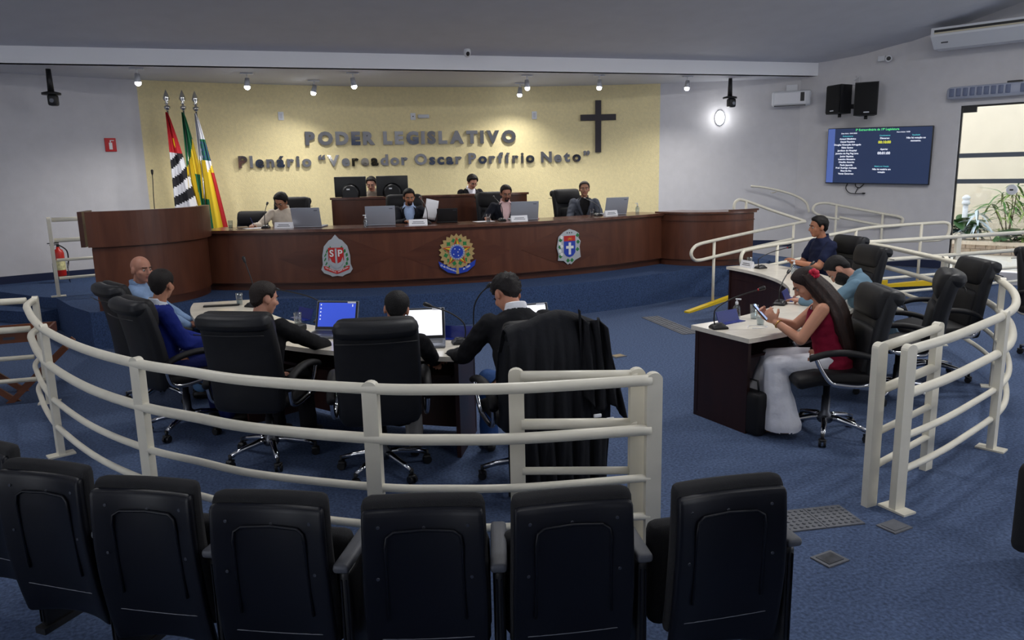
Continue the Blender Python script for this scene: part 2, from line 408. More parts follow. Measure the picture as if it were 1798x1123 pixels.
def plant(s, off, h, n_st, kinds, label, seed, spread=.25, whorl=7):
    rnd = random.Random(seed); x, y = out(s, off); p = thing('courtyard_plant', label, 'plant', (x, y, .44), rzR, 'plants in the courtyard bed')
    for k in range(n_st):
        a = rnd.uniform(0, 2*pi); hh = h*rnd.uniform(.55, 1); tip = Vector((cos(a)*spread*rnd.uniform(.2, 1), sin(a)*spread*.5*rnd.uniform(.2, 1), hh))
        pts = spline([(0, 0, 0), tip*.5+Vector((.02, 0, 0)), tip], 5)
        G().tube(pts, [.014*(1-.5*i/len(pts)) for i in range(len(pts))], 6).build('stem', mat('stem_brown', (92, 80, 54), .8), p)
        for lev in ((1., .82, .6) if h > .6 else (1., .5)):
            c = pts[int((len(pts)-1)*lev)]
            for q in range(whorl):
                o = bpy.data.objects.new('leaf', LM[rnd.choice(kinds)]); COL.objects.link(o); o.parent = p; o.location = c
                o.rotation_euler = (rnd.uniform(-.2, .7), rnd.uniform(-.3, .3), 2*pi*q/whorl+rnd.uniform(-.3, .3)); sc_ = rnd.uniform(.7, 1.15); o.scale = (sc_, sc_, sc_)
    return p
plant(2.78, 3.2, 1.15, 4, (0, 0, 1), 'tall slender palm with fine green leaflets behind the glass door', 3, .34)
plant(2.0, 3.2, .45, 3, (2,), 'broad dark green leafed plant beside the white bollard lamp', 5, .2, 5)
plant(2.22, 3.1, .62, 2, (3,), 'silvery drooping leafed plant in front of the bollard lamp', 8, .12, 6)
plant(2.92, 3.1, .25, 4, (0, 2, 1), 'low bushy green plant spilling over the planter edge', 11, .3, 8)
plant(3.2, 3.2, .75, 3, (0, 1), 'sparse green stemmed plant beyond the round door pull', 13, .3, 6)
bl = thing('bollard_lamp', 'white bollard garden lamp standing in the planter', 'lamp', (*out(2.02, 3.12), .44), 0)
G().cyl((0, 0, 0), (0, 0, .72), .05, .05).build('post', WHITEP, bl); g = G(); g.lathe([(.075, .72), (.075, .78), (.06, .79), (.06, .82), (.075, .83), (.075, .87), (.03, .91), (.0, .915)], 20); g.build('louvre_head', WHITEP, bl)

# ---------------------------------------------------------------- added fill lamps above the audience (out of frame)
def fill_panel(x, y, e):  # unseen panel added to light the room, built like a ceiling fixture
    z = 3.88+.13*(12.6-y)-.08
    t = thing('added_fill_panel', 'added white fill panel, unseen above the audience', 'lamp', (x, y, z), 0, 'added fill panels')
    G().box((0, 0, .03), (1.3, .4, .05)).build('housing', WHITEP, t)
    G().box((0, 0, 0), (1.22, .34, .012)).build('diffuser', mat('fill_glow', (255, 255, 255), .5, emit=((240, 246, 255), 5)), t)
    l = bpy.data.lights.new('fill_light', 'AREA'); l.shape = 'RECTANGLE'; l.size = 1.2; l.size_y = .32; l.energy = e; l.color = (1, .985, .96)
    o = bpy.data.objects.new('fill_light', l); COL.objects.link(o); o.parent = t; o.location = (0, 0, -.02)
for x, y, e in ((-2.5, 6.8, 36), (2.4, 6.8, 82), (7.2, 6.8, 105), (-2.5, 2.2, 12), (2.4, 2.0, 30), (7.2, 2.2, 95)): fill_panel(x, y, e)
# ---------------------------------------------------------------- dais furniture
def arc_slab(g, c, R0, R1, a0, a1, z0, z1, n=40, mi=0, sm=True):
    # annular sector; angle 0 towards -y, + towards +x
    def P(R, a): return (c[0]+R*sin(a), c[1]-R*cos(a))
    A = [a0+(a1-a0)*i/n for i in range(n+1)]; vs = []; fs = []
    for a in A: vs += [(*P(R0, a), z0), (*P(R1, a), z0), (*P(R1, a), z1), (*P(R0, a), z1)]
    for i in range(n):
        b = 4*i
        for k in range(4): fs.append((b+k, b+4+k, b+4+(k+1) % 4, b+(k+1) % 4))
    fs += [(3, 2, 1, 0), (4*n, 4*n+1, 4*n+2, 4*n+3)]
    fs = [f[::-1] for f in fs] if R1 > R0 else fs
    return g.add(vs, fs, mi, False)
A0, A1 = ang(-1.3), ang(5.97)
pd = thing('presiding_desk', 'long curved mahogany presiding desk with three crests on its front', 'desk', (OD.x, OD.y, .45))
Z = (0, 0)
arc_slab(G(), Z, 7.55, 7.63, A0, A1, .1, .80, 60).build('front_panel', WOOD, pd)
arc_slab(G(), Z, 7.5, 7.58, A0, A1, 0, .1, 60).build('plinth', WOODD, pd)
arc_slab(G(), Z, 6.95, 7.68, A0, A1, .805, .845, 60).build('desk_top', WOODT, pd)
arc_slab(G(), Z, 7.56, 7.645, A0, A1, .775, .80, 60).build('top_moulding', WOODD, pd)
arc_slab(G(), Z, 7.56, 7.645, A0, A1, .1, .115, 60).build('bottom_moulding', WOODD, pd)
INL = mat('mahogany_inlay', (92, 52, 36), .36, wood=((76, 41, 28), (.35, .35, 2.5)), spec=.4)
EA = (ang(.58), ang(2.23), ang(3.98))
for a in (ang(-.32), ang(.58), ang(1.40), ang(2.23), ang(3.1), ang(3.98), ang(4.9)):
    hw = .105 if a in EA else .05
    if a not in EA: continue
    g = G(); n = 12; vs = []; fs = []
    for i in range(n+1):
        t = -1+2*i/n; aa = a+t*hw; h = .325*(1-abs(t))+.001
        for R in (7.631, 7.6345): vs += [(R*sin(aa), -R*cos(aa), .445-h), (R*sin(aa), -R*cos(aa), .445+h)]
    for i in range(n):
        b = 4*i; fs += [(b+2, b+6, b+7, b+3), (b, b+2, b+6, b+4)[::-1], (b+1, b+3, b+7, b+5)]
    g.add(vs, fs); g.build('inlay_diamond', INL, pd)
# pulpit at the left end
pp = thing('curved_pulpit', 'tall curved mahogany pulpit beside the flags', 'pulpit', (-2.3, 11.3, .45))
def deg(a): return radians(a)
arc_slab(G(), Z, 1.12, 1.18, deg(0), deg(96), .1, .76, 30).build('lower_panel', WOOD, pp)
arc_slab(G(), Z, 1.14, 1.24, deg(-1), deg(95), .78, 1.2, 30).build('upper_band', WOOD, pp)
arc_slab(G(), Z, 1.1, 1.17, deg(0), deg(96), .755, .782, 30).build('shadow_gap', WOODD, pp)
arc_slab(G(), Z, 1.08, 1.16, deg(0), deg(96), 0, .1, 30).build('plinth', WOODD, pp)
arc_slab(G(), Z, .62, 1.13, deg(2), deg(92), .98, 1.02, 30).build('reading_shelf', WOODT, pp)
G().box((-.09, -.92, .99), (.05, .5, .42)).build('end_board', WOODD, pp)
# drum at the right end
wg = thing('curved_end_desk', 'low curved mahogany desk drum beside the ramp', 'desk', (6.83, 11.77, .45))
arc_slab(G(), Z, .97, 1.03, deg(-72), deg(22), .1, .83, 30).build('front_panel', WOOD, wg)
arc_slab(G(), Z, .97, 1.045, deg(-72), deg(22), .72, .735, 30).build('moulding', WOODD, wg)
arc_slab(G(), Z, .94, 1.0, deg(-72), deg(22), 0, .1, 30).build('plinth', WOODD, wg)
arc_slab(G(), Z, .45, 1.06, deg(-76), deg(24), .835, .865, 30).build('desk_top', WOODT, wg)
arc_slab(G(), Z, .99, 1.06, deg(-6), deg(27), .865, .895, 12).build('raised_lip', WOODD, wg)
# second tier desk
td = thing('secretary_desk', 'straight mahogany desk raised behind the presiding desk', 'desk', (OD.x, OD.y, .62))
ta0, ta1 = math.asin((.68-2.38)/5.5), math.asin((4.03-2.38)/5.5)
arc_slab(G(), Z, 5.44, 5.5, ta0, ta1, 0, 1.0, 30).build('front_panel', WOOD, td)
arc_slab(G(), Z, 5.12, 5.53, ta0-.004, ta1+.004, 1.0, 1.035, 30).build('desk_top', WOODT, td)
arc_slab(G(), Z, 5.5, 5.53, ta0, ta1, .45, .48, 30).build('moulding', WOODD, td)
for a, R in ((ta0, 5.29), (ta1, 5.29)): G().box((R*sin(a), -R*cos(a), .5), (.04, .32, .99), rz=a).build('side_panel', WOOD, td)

# crests on the desk front (thin plates a few millimetres proud of the veneer)
def crest_frame(a, zc, name, label):
    p = dpt(7.645, a); t = thing(name, label, 'emblem', (p.x, p.y, zc), a); return t     # local x right, z up, faces -y
def plate(t, name, poly, y, m, th=.006):
    g = G(); n = len(poly)
    g.add([(p[0], y, p[1]) for p in poly]+[(p[0], y-th, p[1]) for p in poly], [tuple(range(n)), tuple(range(2*n-1, n-1, -1))]+[(i, i+n, (i+1) % n+n, (i+1) % n) for i in range(n)])
    return g.build(name, m, t)
def circ(cx, cz, rx, rz_, n=28, a0=0): return [(cx+rx*cos(a0+2*pi*i/n), cz+rz_*sin(a0+2*pi*i/n)) for i in range(n)]
def starp(cx, cz, R, r, n=5, rot=pi/2): return [(cx+(R if i % 2 == 0 else r)*cos(rot+pi*i/n), cz+(R if i % 2 == 0 else r)*sin(rot+pi*i/n)) for i in range(2*n)]
ESIL = mat('crest_silver', (186, 190, 194), .4, .3); ERED = mat('crest_red', (190, 30, 26), .45); EGRN = mat('crest_green', (36, 122, 62), .5)
EBLU = mat('crest_blue', (30, 62, 172), .45); EYEL = mat('crest_yellow', (230, 196, 40), .45); EGOLD = mat('crest_gold', (178, 152, 98), .45); EWHT = mat('crest_white', (232, 232, 228), .5); EOLV = mat('crest_olive', (96, 96, 30), .5)
c1 = crest_frame(EA[0], .885, 'state_crest', 'silver crest with a red SP shield and laurel wreath')
plate(c1, 'silver_plate', [(-.05, .27), (0, .33), (.05, .27), (.09, .25), (.16, .17), (.19, .04), (.19, -.08), (.215, -.15), (.18, -.2), (.1, -.23), (.07, -.25), (0, -.24), (-.07, -.25), (-.1, -.23), (-.18, -.2), (-.215, -.15), (-.19, -.08), (-.19, .04), (-.16, .17), (-.09, .25)], 0, ESIL, .014)
plate(c1, 'red_shield', [(-.105, .15), (.105, .15), (.105, -.02), (.075, -.09), (0, -.14), (-.075, -.09), (-.105, -.02)], -.014, ERED)
for sx, ch in ((-.06, 'S'), (.055, 'P')): text_obj('letter', ch, .13, EWHT, c1, (sx, -.023, .03), .002, .003)
plate(c1, 'sword', [(-.012, .14), (.012, .14), (.014, -.13), (0, -.16), (-.014, -.13)], -.021, ESIL)
plate(c1, 'silver_swag', [(-.09, .02), (-.06, -.045), (0, -.075), (.06, -.045), (.09, .02), (.1, -.05), (.05, -.12), (0, -.14), (-.05, -.12), (-.1, -.05)], -.02, ESIL, .003)
for sx in (-1, 1):
    for k in range(6):
        a = .55+k*.36; cx, cz = sx*.15*sin(a)*1.02, .0+.17*cos(a)+.0
        plate(c1, 'laurel_leaf', [(cx-.012, cz-.03), (cx+.016*sx, cz-.012), (cx+.008, cz+.03), (cx-.016*sx, cz+.008)], -.014, EGRN, .004)
plate(c1, 'motto_ribbon', [(-.18, -.1), (-.13, -.11), (-.06, -.155), (0, -.17), (.06, -.155), (.13, -.11), (.18, -.1), (.17, -.15), (.1, -.18), (0, -.215), (-.1, -.18), (-.17, -.15)], -.015, ERED, .005)
for sx, tx_ in ((-1, 'PRO BRASILIA'), (1, 'FIANT EXIMIA')): text_obj('ribbon_text', tx_, .026, EWHT, c1, (sx*.088, -.0215, -.162), 0, .0004, rot=(0, -sx*.42, 0))
c2 = crest_frame(EA[1], .885, 'national_crest', 'round crest with a star blue disc and blue ribbon at the centre of the desk')
plate(c2, 'ray_plate', starp(0, .03, .26, .222, 22), 0, EGOLD, .012)
plate(c2, 'ribbon', [(-.27, -.09), (-.2, -.13), (-.1, -.19), (0, -.2), (.1, -.19), (.2, -.13), (.27, -.09), (.25, -.17), (.14, -.255), (0, -.285), (-.14, -.255), (-.25, -.17)], -.013, EBLU, .006)
for k in range(12):
    a = pi/2+2*pi*(k+.5)/12; cx, cz = .165*cos(a), .03+.165*sin(a)
    plate(c2, 'leaf', [(cx+.038*cos(a+q)*(1 if i % 2 == 0 else .6), cz+.038*sin(a+q)*(1 if i % 2 == 0 else .6)) for i, q in enumerate([2*pi*j/8 for j in range(8)])], -.012, EGRN, .004)
plate(c2, 'star_border', starp(0, .03, .225, .1), -.016, EGOLD, .003)
plate(c2, 'star_red', starp(0, .03, .21, .092), -.019, ERED, .002)
for k in range(5):
    a = pi/2+2*pi*k/5
    for q, m_ in ((-1, EYEL), (1, EOLV)):
        plate(c2, 'star_facet', [(.185*cos(a), .03+.185*sin(a)), (.09*cos(a), .03+.09*sin(a)), (.085*cos(a+q*.5), .03+.085*sin(a+q*.5))][::(1 if q > 0 else -1)], -.021, m_, .002)
plate(c2, 'silver_ring', circ(0, .03, .112, .112), -.022, ESIL, .003)
plate(c2, 'blue_disc', circ(0, .03, .088, .088), -.025, EBLU, .003)
for k in range(20):
    a = 2*pi*k/20; plate(c2, 'ring_star', circ(.1*cos(a), .03+.1*sin(a), .007, .007, 6), -.025, EBLU, .002)
for px_, pz_ in ((-.03, .075), (.035, .065), (.012, .03), (-.05, .0), (.018, -.02)): plate(c2, 'white_star', starp(px_, pz_, .012, .005), -.028, EWHT, .002)
for sx, tx_ in ((-1, '15 de Novembro'), (1, 'de 1889')): text_obj('ribbon_text', tx_, .036, EWHT, c2, (sx*.135, -.0205, -.205), 0, .0006, rot=(0, -sx*.42, 0))
plate(c2, 'sword_hilt', [(-.014, -.12), (.014, -.12), (.02, -.28), (-.02, -.28)], -.019, EGOLD, .004)
c3 = crest_frame(EA[2], .885, 'city_crest', 'silver crest with a white cross on a blue and red shield')
plate(c3, 'silver_plate', [(-.1, .23), (0, .27), (.1, .24), (.17, .2), (.16, .13), (.2, .08), (.18, 0), (.19, -.08), (.2, -.16), (.1, -.2), (.03, -.26), (0, -.24), (-.03, -.26), (-.1, -.2), (-.2, -.19), (-.19, -.1), (-.22, 0), (-.19, .16)], 0, ESIL, .014)
plate(c3, 'blue_shield', [(-.1, .09), (.1, .09), (.1, -.08), (.06, -.13), (0, -.15), (-.06, -.13), (-.1, -.08)], -.014, EBLU)
plate(c3, 'red_chief', [(-.1, .17), (.1, .17), (.1, .09), (-.1, .09)], -.014, ERED)
for k in range(7):
    a = pi*(k+.5)/7; plate(c3, 'sun_ray', [(.02*cos(a)-.004, .1+.02*sin(a)), (.06*cos(a), .1+.055*sin(a)), (.02*cos(a)+.004, .1+.02*sin(a))], -.021, EYEL, .002)
plate(c3, 'cross_upright', [(-.02, .07), (.02, .07), (.02, -.11), (-.02, -.11)], -.021, EWHT, .004)
plate(c3, 'cross_arm', [(-.065, .02), (.065, .02), (.065, -.02), (-.065, -.02)], -.0215, EWHT, .004)
for k, (x, z) in enumerate(((-.14, .15), (-.17, .06), (-.14, .02), (-.17, -.05), (-.14, -.1))): plate(c3, 'cotton_boll', circ(x, z, .026, .026, 9), -.014, EWHT, .006)
for x, z in ((-.16, .11), (-.17, .01), (-.16, -.13), (.14, .17), (.15, .07), (.14, -.04), (-.03, -.2), (.04, -.2)): plate(c3, 'leaf', [(x-.03, z), (x, z-.03), (x+.035, z), (x, z+.035)], -.014, EGRN, .004)
for x in (-.04, 0, .04): plate(c3, 'crown_window', circ(x, .215, .01, .01, 8), -.014, BLACKP, .002)

# ---------------------------------------------------------------- delegates' desks on the floor
OC = (2.5, 8.25); RI, RO_ = 2.88, 3.52
def floor_desk(a0, a1, label):
    t = thing('delegates_desk', label, 'desk', (OC[0], OC[1], 0))
    g = G(); arc_slab(g, Z, RI, RO_, a0, a1, .715, .75, 40); g.build('marble_top', MARBLE, t)
    arc_slab(G(), Z, RI+.04, RI+.07, a0+.006, a1-.006, .04, .714, 40).build('modesty_panel', WENGE, t)
    arc_slab(G(), Z, RI+.035, RI+.04, a0+.006, a1-.006, .60, .61, 40).build('panel_groove', WENGE, t)
    for a in (a0+.012, (a0+a1)/2, a1-.012):
        R = (RI+RO_)/2; G().box((R*sin(a), -R*cos(a), .357), (.03, RO_-RI-.06, .714), rz=a).build('end_panel', WENGE, t)
    arc_slab(G(), Z, RI+.08, RO_-.12, a0+.03, a1-.03, .56, .58, 40).build('keyboard_shelf', WENGE, t)
    return t
dR = floor_desk(radians(11.5), radians(97), 'curved wenge desk with cream marble top where the woman with the phone sits')
dL = floor_desk(radians(-91.5), radians(-24), 'curved wenge desk with cream marble top and open laptops')

# ---------------------------------------------------------------- railings
LEV = (.96, .70, .44, .23); LR = (.029, .029, .021, .021)
def post_mesh(h, w_=.08, d_=.045):
    g = G(); n = 8
    prof = [(-w_/2, 0), (w_/2, 0), (w_/2, h-w_/2*.8)]+[(w_/2*cos(pi*i/n), h-w_/2*.8+w_/2*.8*sin(pi*i/n)) for i in range(1, n)]+[(-w_/2, h-w_/2*.8)]
    k = len(prof)
    g.add([(-d_/2, p[0], p[1]) for p in prof]+[(d_/2, p[0], p[1]) for p in prof], [tuple(range(k)), tuple(range(2*k-1, k-1, -1))]+[(i, i+k, (i+1) % k+k, (i+1) % k) for i in range(k)])
    return g
def add_post(t, x, y, z0, h, rz, plate_=True, w_=.08, d_=.045):
    o = post_mesh(h, w_, d_).build('post', RAILW, t, (x, y, z0), rz)
    if plate_:
        G().box((0, 0, .006), (.18, .1, .012)).build('base_plate', RAILW, o)
    return o
def fence(name, label, path, posts, levels=LEV, radii=LR, h=1.0, z0=0, group=None, n=8, **kw):
    t = thing(name, label, 'railing', (path[0][0], path[0][1], z0), 0, group)
    ox, oy = path[0][0], path[0][1]
    pts = spline([(p[0]-ox, p[1]-oy, 0) for p in path], n)
    for lv, r in zip(levels, radii): G().tube([p+Vector((0, 0, lv)) for p in pts], r, 12).build('rail', RAILW, t)
    for x, y, rz in posts: add_post(t, x-ox, y-oy, 0, h, rz, **kw)
    return t
left_path = [(-2.28, 7.75), (-2.24, 7.4), (-2.13, 7.05), (-1.95, 6.55), (-1.713, 6.0), (-1.32, 5.28), (-.915, 4.72), (-.6, 4.40), (-.261, 4.08), (.321, 3.704), (.665, 3.56), (1.04, 3.45), (1.684, 3.36)]
def rad(x, y): return atan2(y-8.3, x-2.55)
fence('curved_railing', 'cream curved tube railing in front of the laptop desk', left_path, [(x, y, rad(x, y)) for x, y in ((-2.26, 7.70), (-1.77, 6.12), (-.915, 4.72), (.321, 3.704), (1.70, 3.36))])
right_path = [(3.34, 3.42), (3.773, 3.58), (4.237, 3.79), (4.781, 4.06), (5.177, 4.34), (5.621, 4.75), (5.986, 5.17), (6.272, 5.55), (6.6, 6.1), (6.856, 6.65), (7.064, 7.25), (7.307, 7.98), (7.42, 8.6)]
fence('curved_railing', 'cream curved tube railing behind the woman and empty chairs', right_path, [(x, y, rad(x, y)) for x, y in ((3.31, 3.40), (4.66, 3.98), (5.99, 5.17), (6.86, 6.65), (7.42, 8.6))])
# folded gate leaves
fence('railing_gate', 'straight gate leaf folded against the railing by the draped robe', [(1.66, 3.47), (1.09, 3.66)], [(1.66, 3.47, rad(1.66, 3.47)), (1.07, 3.68, rad(1.07, 3.68))], plate_=False, n=2)
fence('railing_gate', 'straight gate leaf with hinges folded behind the woman', [(3.22, 3.52), (3.95, 3.84)], [(3.2, 3.5, rad(3.2, 3.5)), (3.95, 3.84, rad(3.95, 3.84))], plate_=False, n=2)
# straight fences
fence('straight_railing', 'straight cream railing between wooden tray stand and curved railing', [(-2.34, 7.72), (-4.6, 7.72)], [(-4.6, 7.72, 0)], n=2)
fence('straight_railing', 'straight cream railing running to the glass door', [(7.46, 8.62), (9.2, 8.72), (11.3, 8.85)], [(9.2, 8.72, pi/2), (11.2, 8.85, pi/2)], n=3)
fence('stage_railing', 'cream guard railing on the stage beside the fire extinguisher', [(-3.12, 11.75), (-2.45, 11.95)], [(-3.15, 11.73, .3)], levels=(1.05, .77, .50, .25), h=1.09, z0=.45, n=2)
# ramp handrails: flat hairpins of tube on round posts
def handrail(label, pts, posts, r=.024):
    o0 = Vector(pts[0]); t = thing('ramp_handrail', label, 'handrail', (o0.x, o0.y, 0))
    base = Vector((o0.x, o0.y, 0))
    G().tube(spline([Vector(p)-base for p in pts], 6), r, 10).build('tube', RAILW, t)
    for x, y, z0, z1 in posts: G().cyl(Vector((x, y, z0))-base, Vector((x, y, z1))-base, .021, .021, 10).build('post', RAILW, t)
    return t
handrail('looped cream handrail rising from the yellow kerb to the stage', [(7.3, 11.42, 1.16), (7.22, 11.38, 1.24), (7.2, 11.38, 1.36), (7.26, 11.4, 1.45), (7.4, 11.38, 1.45), (7.8, 11.18, 1.28), (8.22, 10.95, 1.115), (8.27, 10.92, 1.09), (8.2, 10.9, 1.085), (7.9, 10.76, 1.07), (6.941, 10.295, 1.03), (5.95, 9.81, .975), (5.55, 9.62, .945), (5.42, 9.555, .90), (5.37, 9.53, .83), (5.42, 9.555, .75), (5.55, 9.62, .715), (5.95, 9.81, .735), (6.94, 10.295, .785), (7.95, 10.78, .825)], [(5.885, 9.785, .03, .965), (7.95, 10.78, .17, 1.07), (7.42, 11.36, .45, 1.44)])
handrail('cream handrail along the near edge of the ramp behind the navy shirt', [(5.72, 8.78, .68), (5.66, 8.74, .8), (5.7, 8.76, .9), (5.85, 8.82, .93), (6.7, 9.03, .98), (7.34, 9.19, 1.02), (8.15, 9.37, 1.08), (8.7, 9.37, 1.10), (9.3, 9.27, 1.12), (9.46, 9.22, 1.12), (9.52, 9.2, 1.07), (9.5, 9.2, .93), (9.4, 9.23, .87), (9.2, 9.28, .86), (8.7, 9.37, .86), (8.15, 9.37, .84), (7.34, 9.19, .77), (6.7, 9.03, .72), (5.9, 8.84, .66)], [(6.35, 8.94, .04, .95), (7.95, 9.33, .16, 1.06), (9.1, 9.3, .2, 1.11)])
handrail('short cream looped handrail in front of the screen wall', [(9.75, 11.9, 1.02), (9.5, 12.06, 1.08), (9.36, 12.14, 1.17), (9.4, 12.13, 1.29), (9.55, 12.03, 1.32), (9.75, 11.9, 1.27), (10.25, 11.4, 1.13), (10.45, 11.18, 1.07), (10.47, 11.14, 1.0), (10.42, 11.18, .92), (10.2, 11.42, .93), (9.75, 11.9, 1.06)], [(9.7, 11.93, .22, 1.28), (10.25, 11.38, .2, 1.13)])
g = G(); wh = thing('wall_handrail', 'short curved handrail fixed in the wall corner', 'handrail', (9.0, 12.97, 1.5))
G().tube(spline([(-.35, .14, .14), (-.1, -.02, .1), (.25, -.3, -.02), (.42, -.5, -.16), (.46, -.56, -.3), (.47, -.57, -.36)], 6), .022, 10).build('tube', RAILW, wh)
G().tube([(.05, -.12, .03), (.08, .04, .0), (.1, .12, 0)], .01, 8).build('bracket', RAILW, wh)
# ---------------------------------------------------------------- executive chairs
def bk(q):                     # backrest bend: waist forward, top back
    z = q.z; return (q.x*(1-.05*(z/.37)**2), q.y-.05*(z/.37)**2*.6+.035*(q.x/.27)**2, z)
def make_chair():
    t = thing('executive_chair', 'black leather executive chair', 'chair')
    for k in range(5):
        a = 2*pi*k/5+.3; d = Vector((cos(a), sin(a), 0))
        lg = G().tube([d*.03+Vector((0, 0, .135)), d*.1+Vector((0, 0, .135)), d*.22+Vector((0, 0, .112)), d*.3+Vector((0, 0, .088))], [.026, .024, .019, .017], 10).build('leg', CHROME, t)
        c = d*.31; s = Vector((-d.y, d.x, 0))
        g = G(); g.cyl(c+Vector((0, 0, .05)), c+Vector((0, 0, .1)), .012, .012, 8)
        for q in (-1, 1): g.cyl(c+s*q*.008+Vector((0, 0, .029)), c+s*q*.026+Vector((0, 0, .029)), .029, .027, 14)
        g.rbox(c+Vector((0, 0, .052)), (.05, .05, .022), .01, 1); g.build('caster', BLACKP, lg)
    G().lathe([(.05, .1), (.055, .12), (.05, .16), (.032, .18), (.03, .3), (.024, .3), (.024, .43)], 16).build('gas_column', METALG, t)
    G().box((0, 0, .435), (.2, .26, .04)).build('tilt_plate', BLACKP, t)
    G().tube([(.1, .02, .43), (.26, .04, .415)], .008, 8).build('tilt_lever', BLACKP, t)
    G().rbox((0, .02, .49), (.54, .54, .10), .045, 4, lambda q: (q.x, q.y, q.z-.02*(q.y/.27 > .7)-.03*max(0, q.y/.27-.6))).build('seat', LEATHERF, t)
    M = Matrix.Translation((0, -.295, .775)) @ Matrix.Rotation(radians(9), 4, 'X')
    bkr = G().rbox((0, 0, 0), (.54, .115, .71), .055, 6, bk, M=M).build('backrest', LEATHER, t)
    G().rbox((0, .055, .24), (.5, .11, .24), .05, 4, lambda q: (q.x, q.y-.02*abs(q.z)/.12, q.z), M=M).build('head_cushion', LEATHERF, t)
    G().rbox((0, .05, -.1), (.46, .10, .36), .045, 4, M=M).build('lumbar_cushion', LEATHERF, t)
    G().rbox((0, -.028, .305), (.548, .135, .11), .054, 4, lambda q: (q.x*.96, q.y+.035*(q.x/.27)**2-.02, q.z), M=M).build('top_roll', LEATHER, t)
    g = G(); g.tube([M @ Vector(p) for p in ((-.25, -.098, .242), (-.12, -.112, .242), (0, -.117, .242), (.12, -.112, .242), (.25, -.098, .242))], .004, 6); g.build('seam', BLACKP, t)
    for sx in (-1, 1):
        x = sx*.305
        pad = G()
        pts = spline([(x, -.27, .60), (x, -.2, .665), (x, -.05, .70), (x, .1, .695), (x, .22, .66)], 5)
        rings = []
        for i, p in enumerate(pts):
            q = i/(len(pts)-1); w_ = .034*(1-.15*abs(2*q-1)); h_ = .024
            rings.append([p+Vector((w_*cos(b), 0, h_*sin(b))) for b in [2*pi*k/12 for k in range(12)]])
        pad.loft([r[::-1] for r in rings]); ar = pad.build('armrest', LEATHERF, t)
        G().tube(spline([(x, .18, .66), (x, .14, .58), (x*.98, .07, .485), (x*.97, 0, .465), (x*.97, -.14, .455), (x*.98, -.22, .49), (x, -.25, .6)], 5), .016, 10).build('arm_loop', CHROME, ar)
    return t
CH = make_chair(); _first = [True]
def chair(x, y, fx, fy, label, z=0, group='executive chairs'):
    t = CH if _first[0] else copy_tree(CH); _first[0] = False
    return put(t, (x, y, z), face(fx, fy), label, group)
def toO(x, y): return (OC[0]-x, OC[1]-y)
chair(-1.25, 7.42, .88, .47, 'black leather executive chair holding the bald man')
chair(-.91, 6.42, .87, .5, 'black leather executive chair holding the person in the royal blue jacket')
chair(-.25, 5.55, .45, .9, 'black leather executive chair holding the dark suited man at the blue laptop screen')
chair(.50, 5.0, .12, 1, 'black leather executive chair holding the man at the white laptop screen')
chair(1.40, 4.55, -.02, 1, 'executive chair hidden under the draped black robe')
chair(3.78, 4.64, -.93, .37, 'black leather executive chair holding the woman')
chair(4.95, 5.2, -.75, .66, 'black leather executive chair behind the bearded man in blue')
chair(5.78, 6.95, -.98, .2, 'black leather executive chair between the bearded man and the navy shirt')
chair(5.75, 5.62, -.93, .36, 'empty black leather executive chair turned out from the desk beside the railing')
chair(6.42, 8.02, -1, .05, 'black leather executive chair holding the man in the navy shirt')
def dface(x, y): v = Vector((x, y))-OD; v.normalize(); return v.x, v.y
for x, y, lb in ((-.08, 12.02, 'black leather chair behind the man writing in a cream shirt'), (1.72, 11.72, 'black leather chair behind the man reading a sheet of paper'), (3.24, 11.7, 'black leather chair behind the man in a pink shirt'), (4.72, 12.08, 'black leather chair behind the man in a grey suit')):
    chair(x, y+.1, *dface(x, y), lb, .45, 'chairs at the presiding desk').scale = (1.1, 1.1, 1.1)
chair(-.72, 12.6, *dface(-.72, 12.6), 'empty black chair beside the man writing in a cream shirt', .35, 'chairs at the presiding desk')
# public chairs seen past the right railing
chair(7.45, 5.75, -.2, -1, 'black chair standing outside the curved railing near the door', 0)

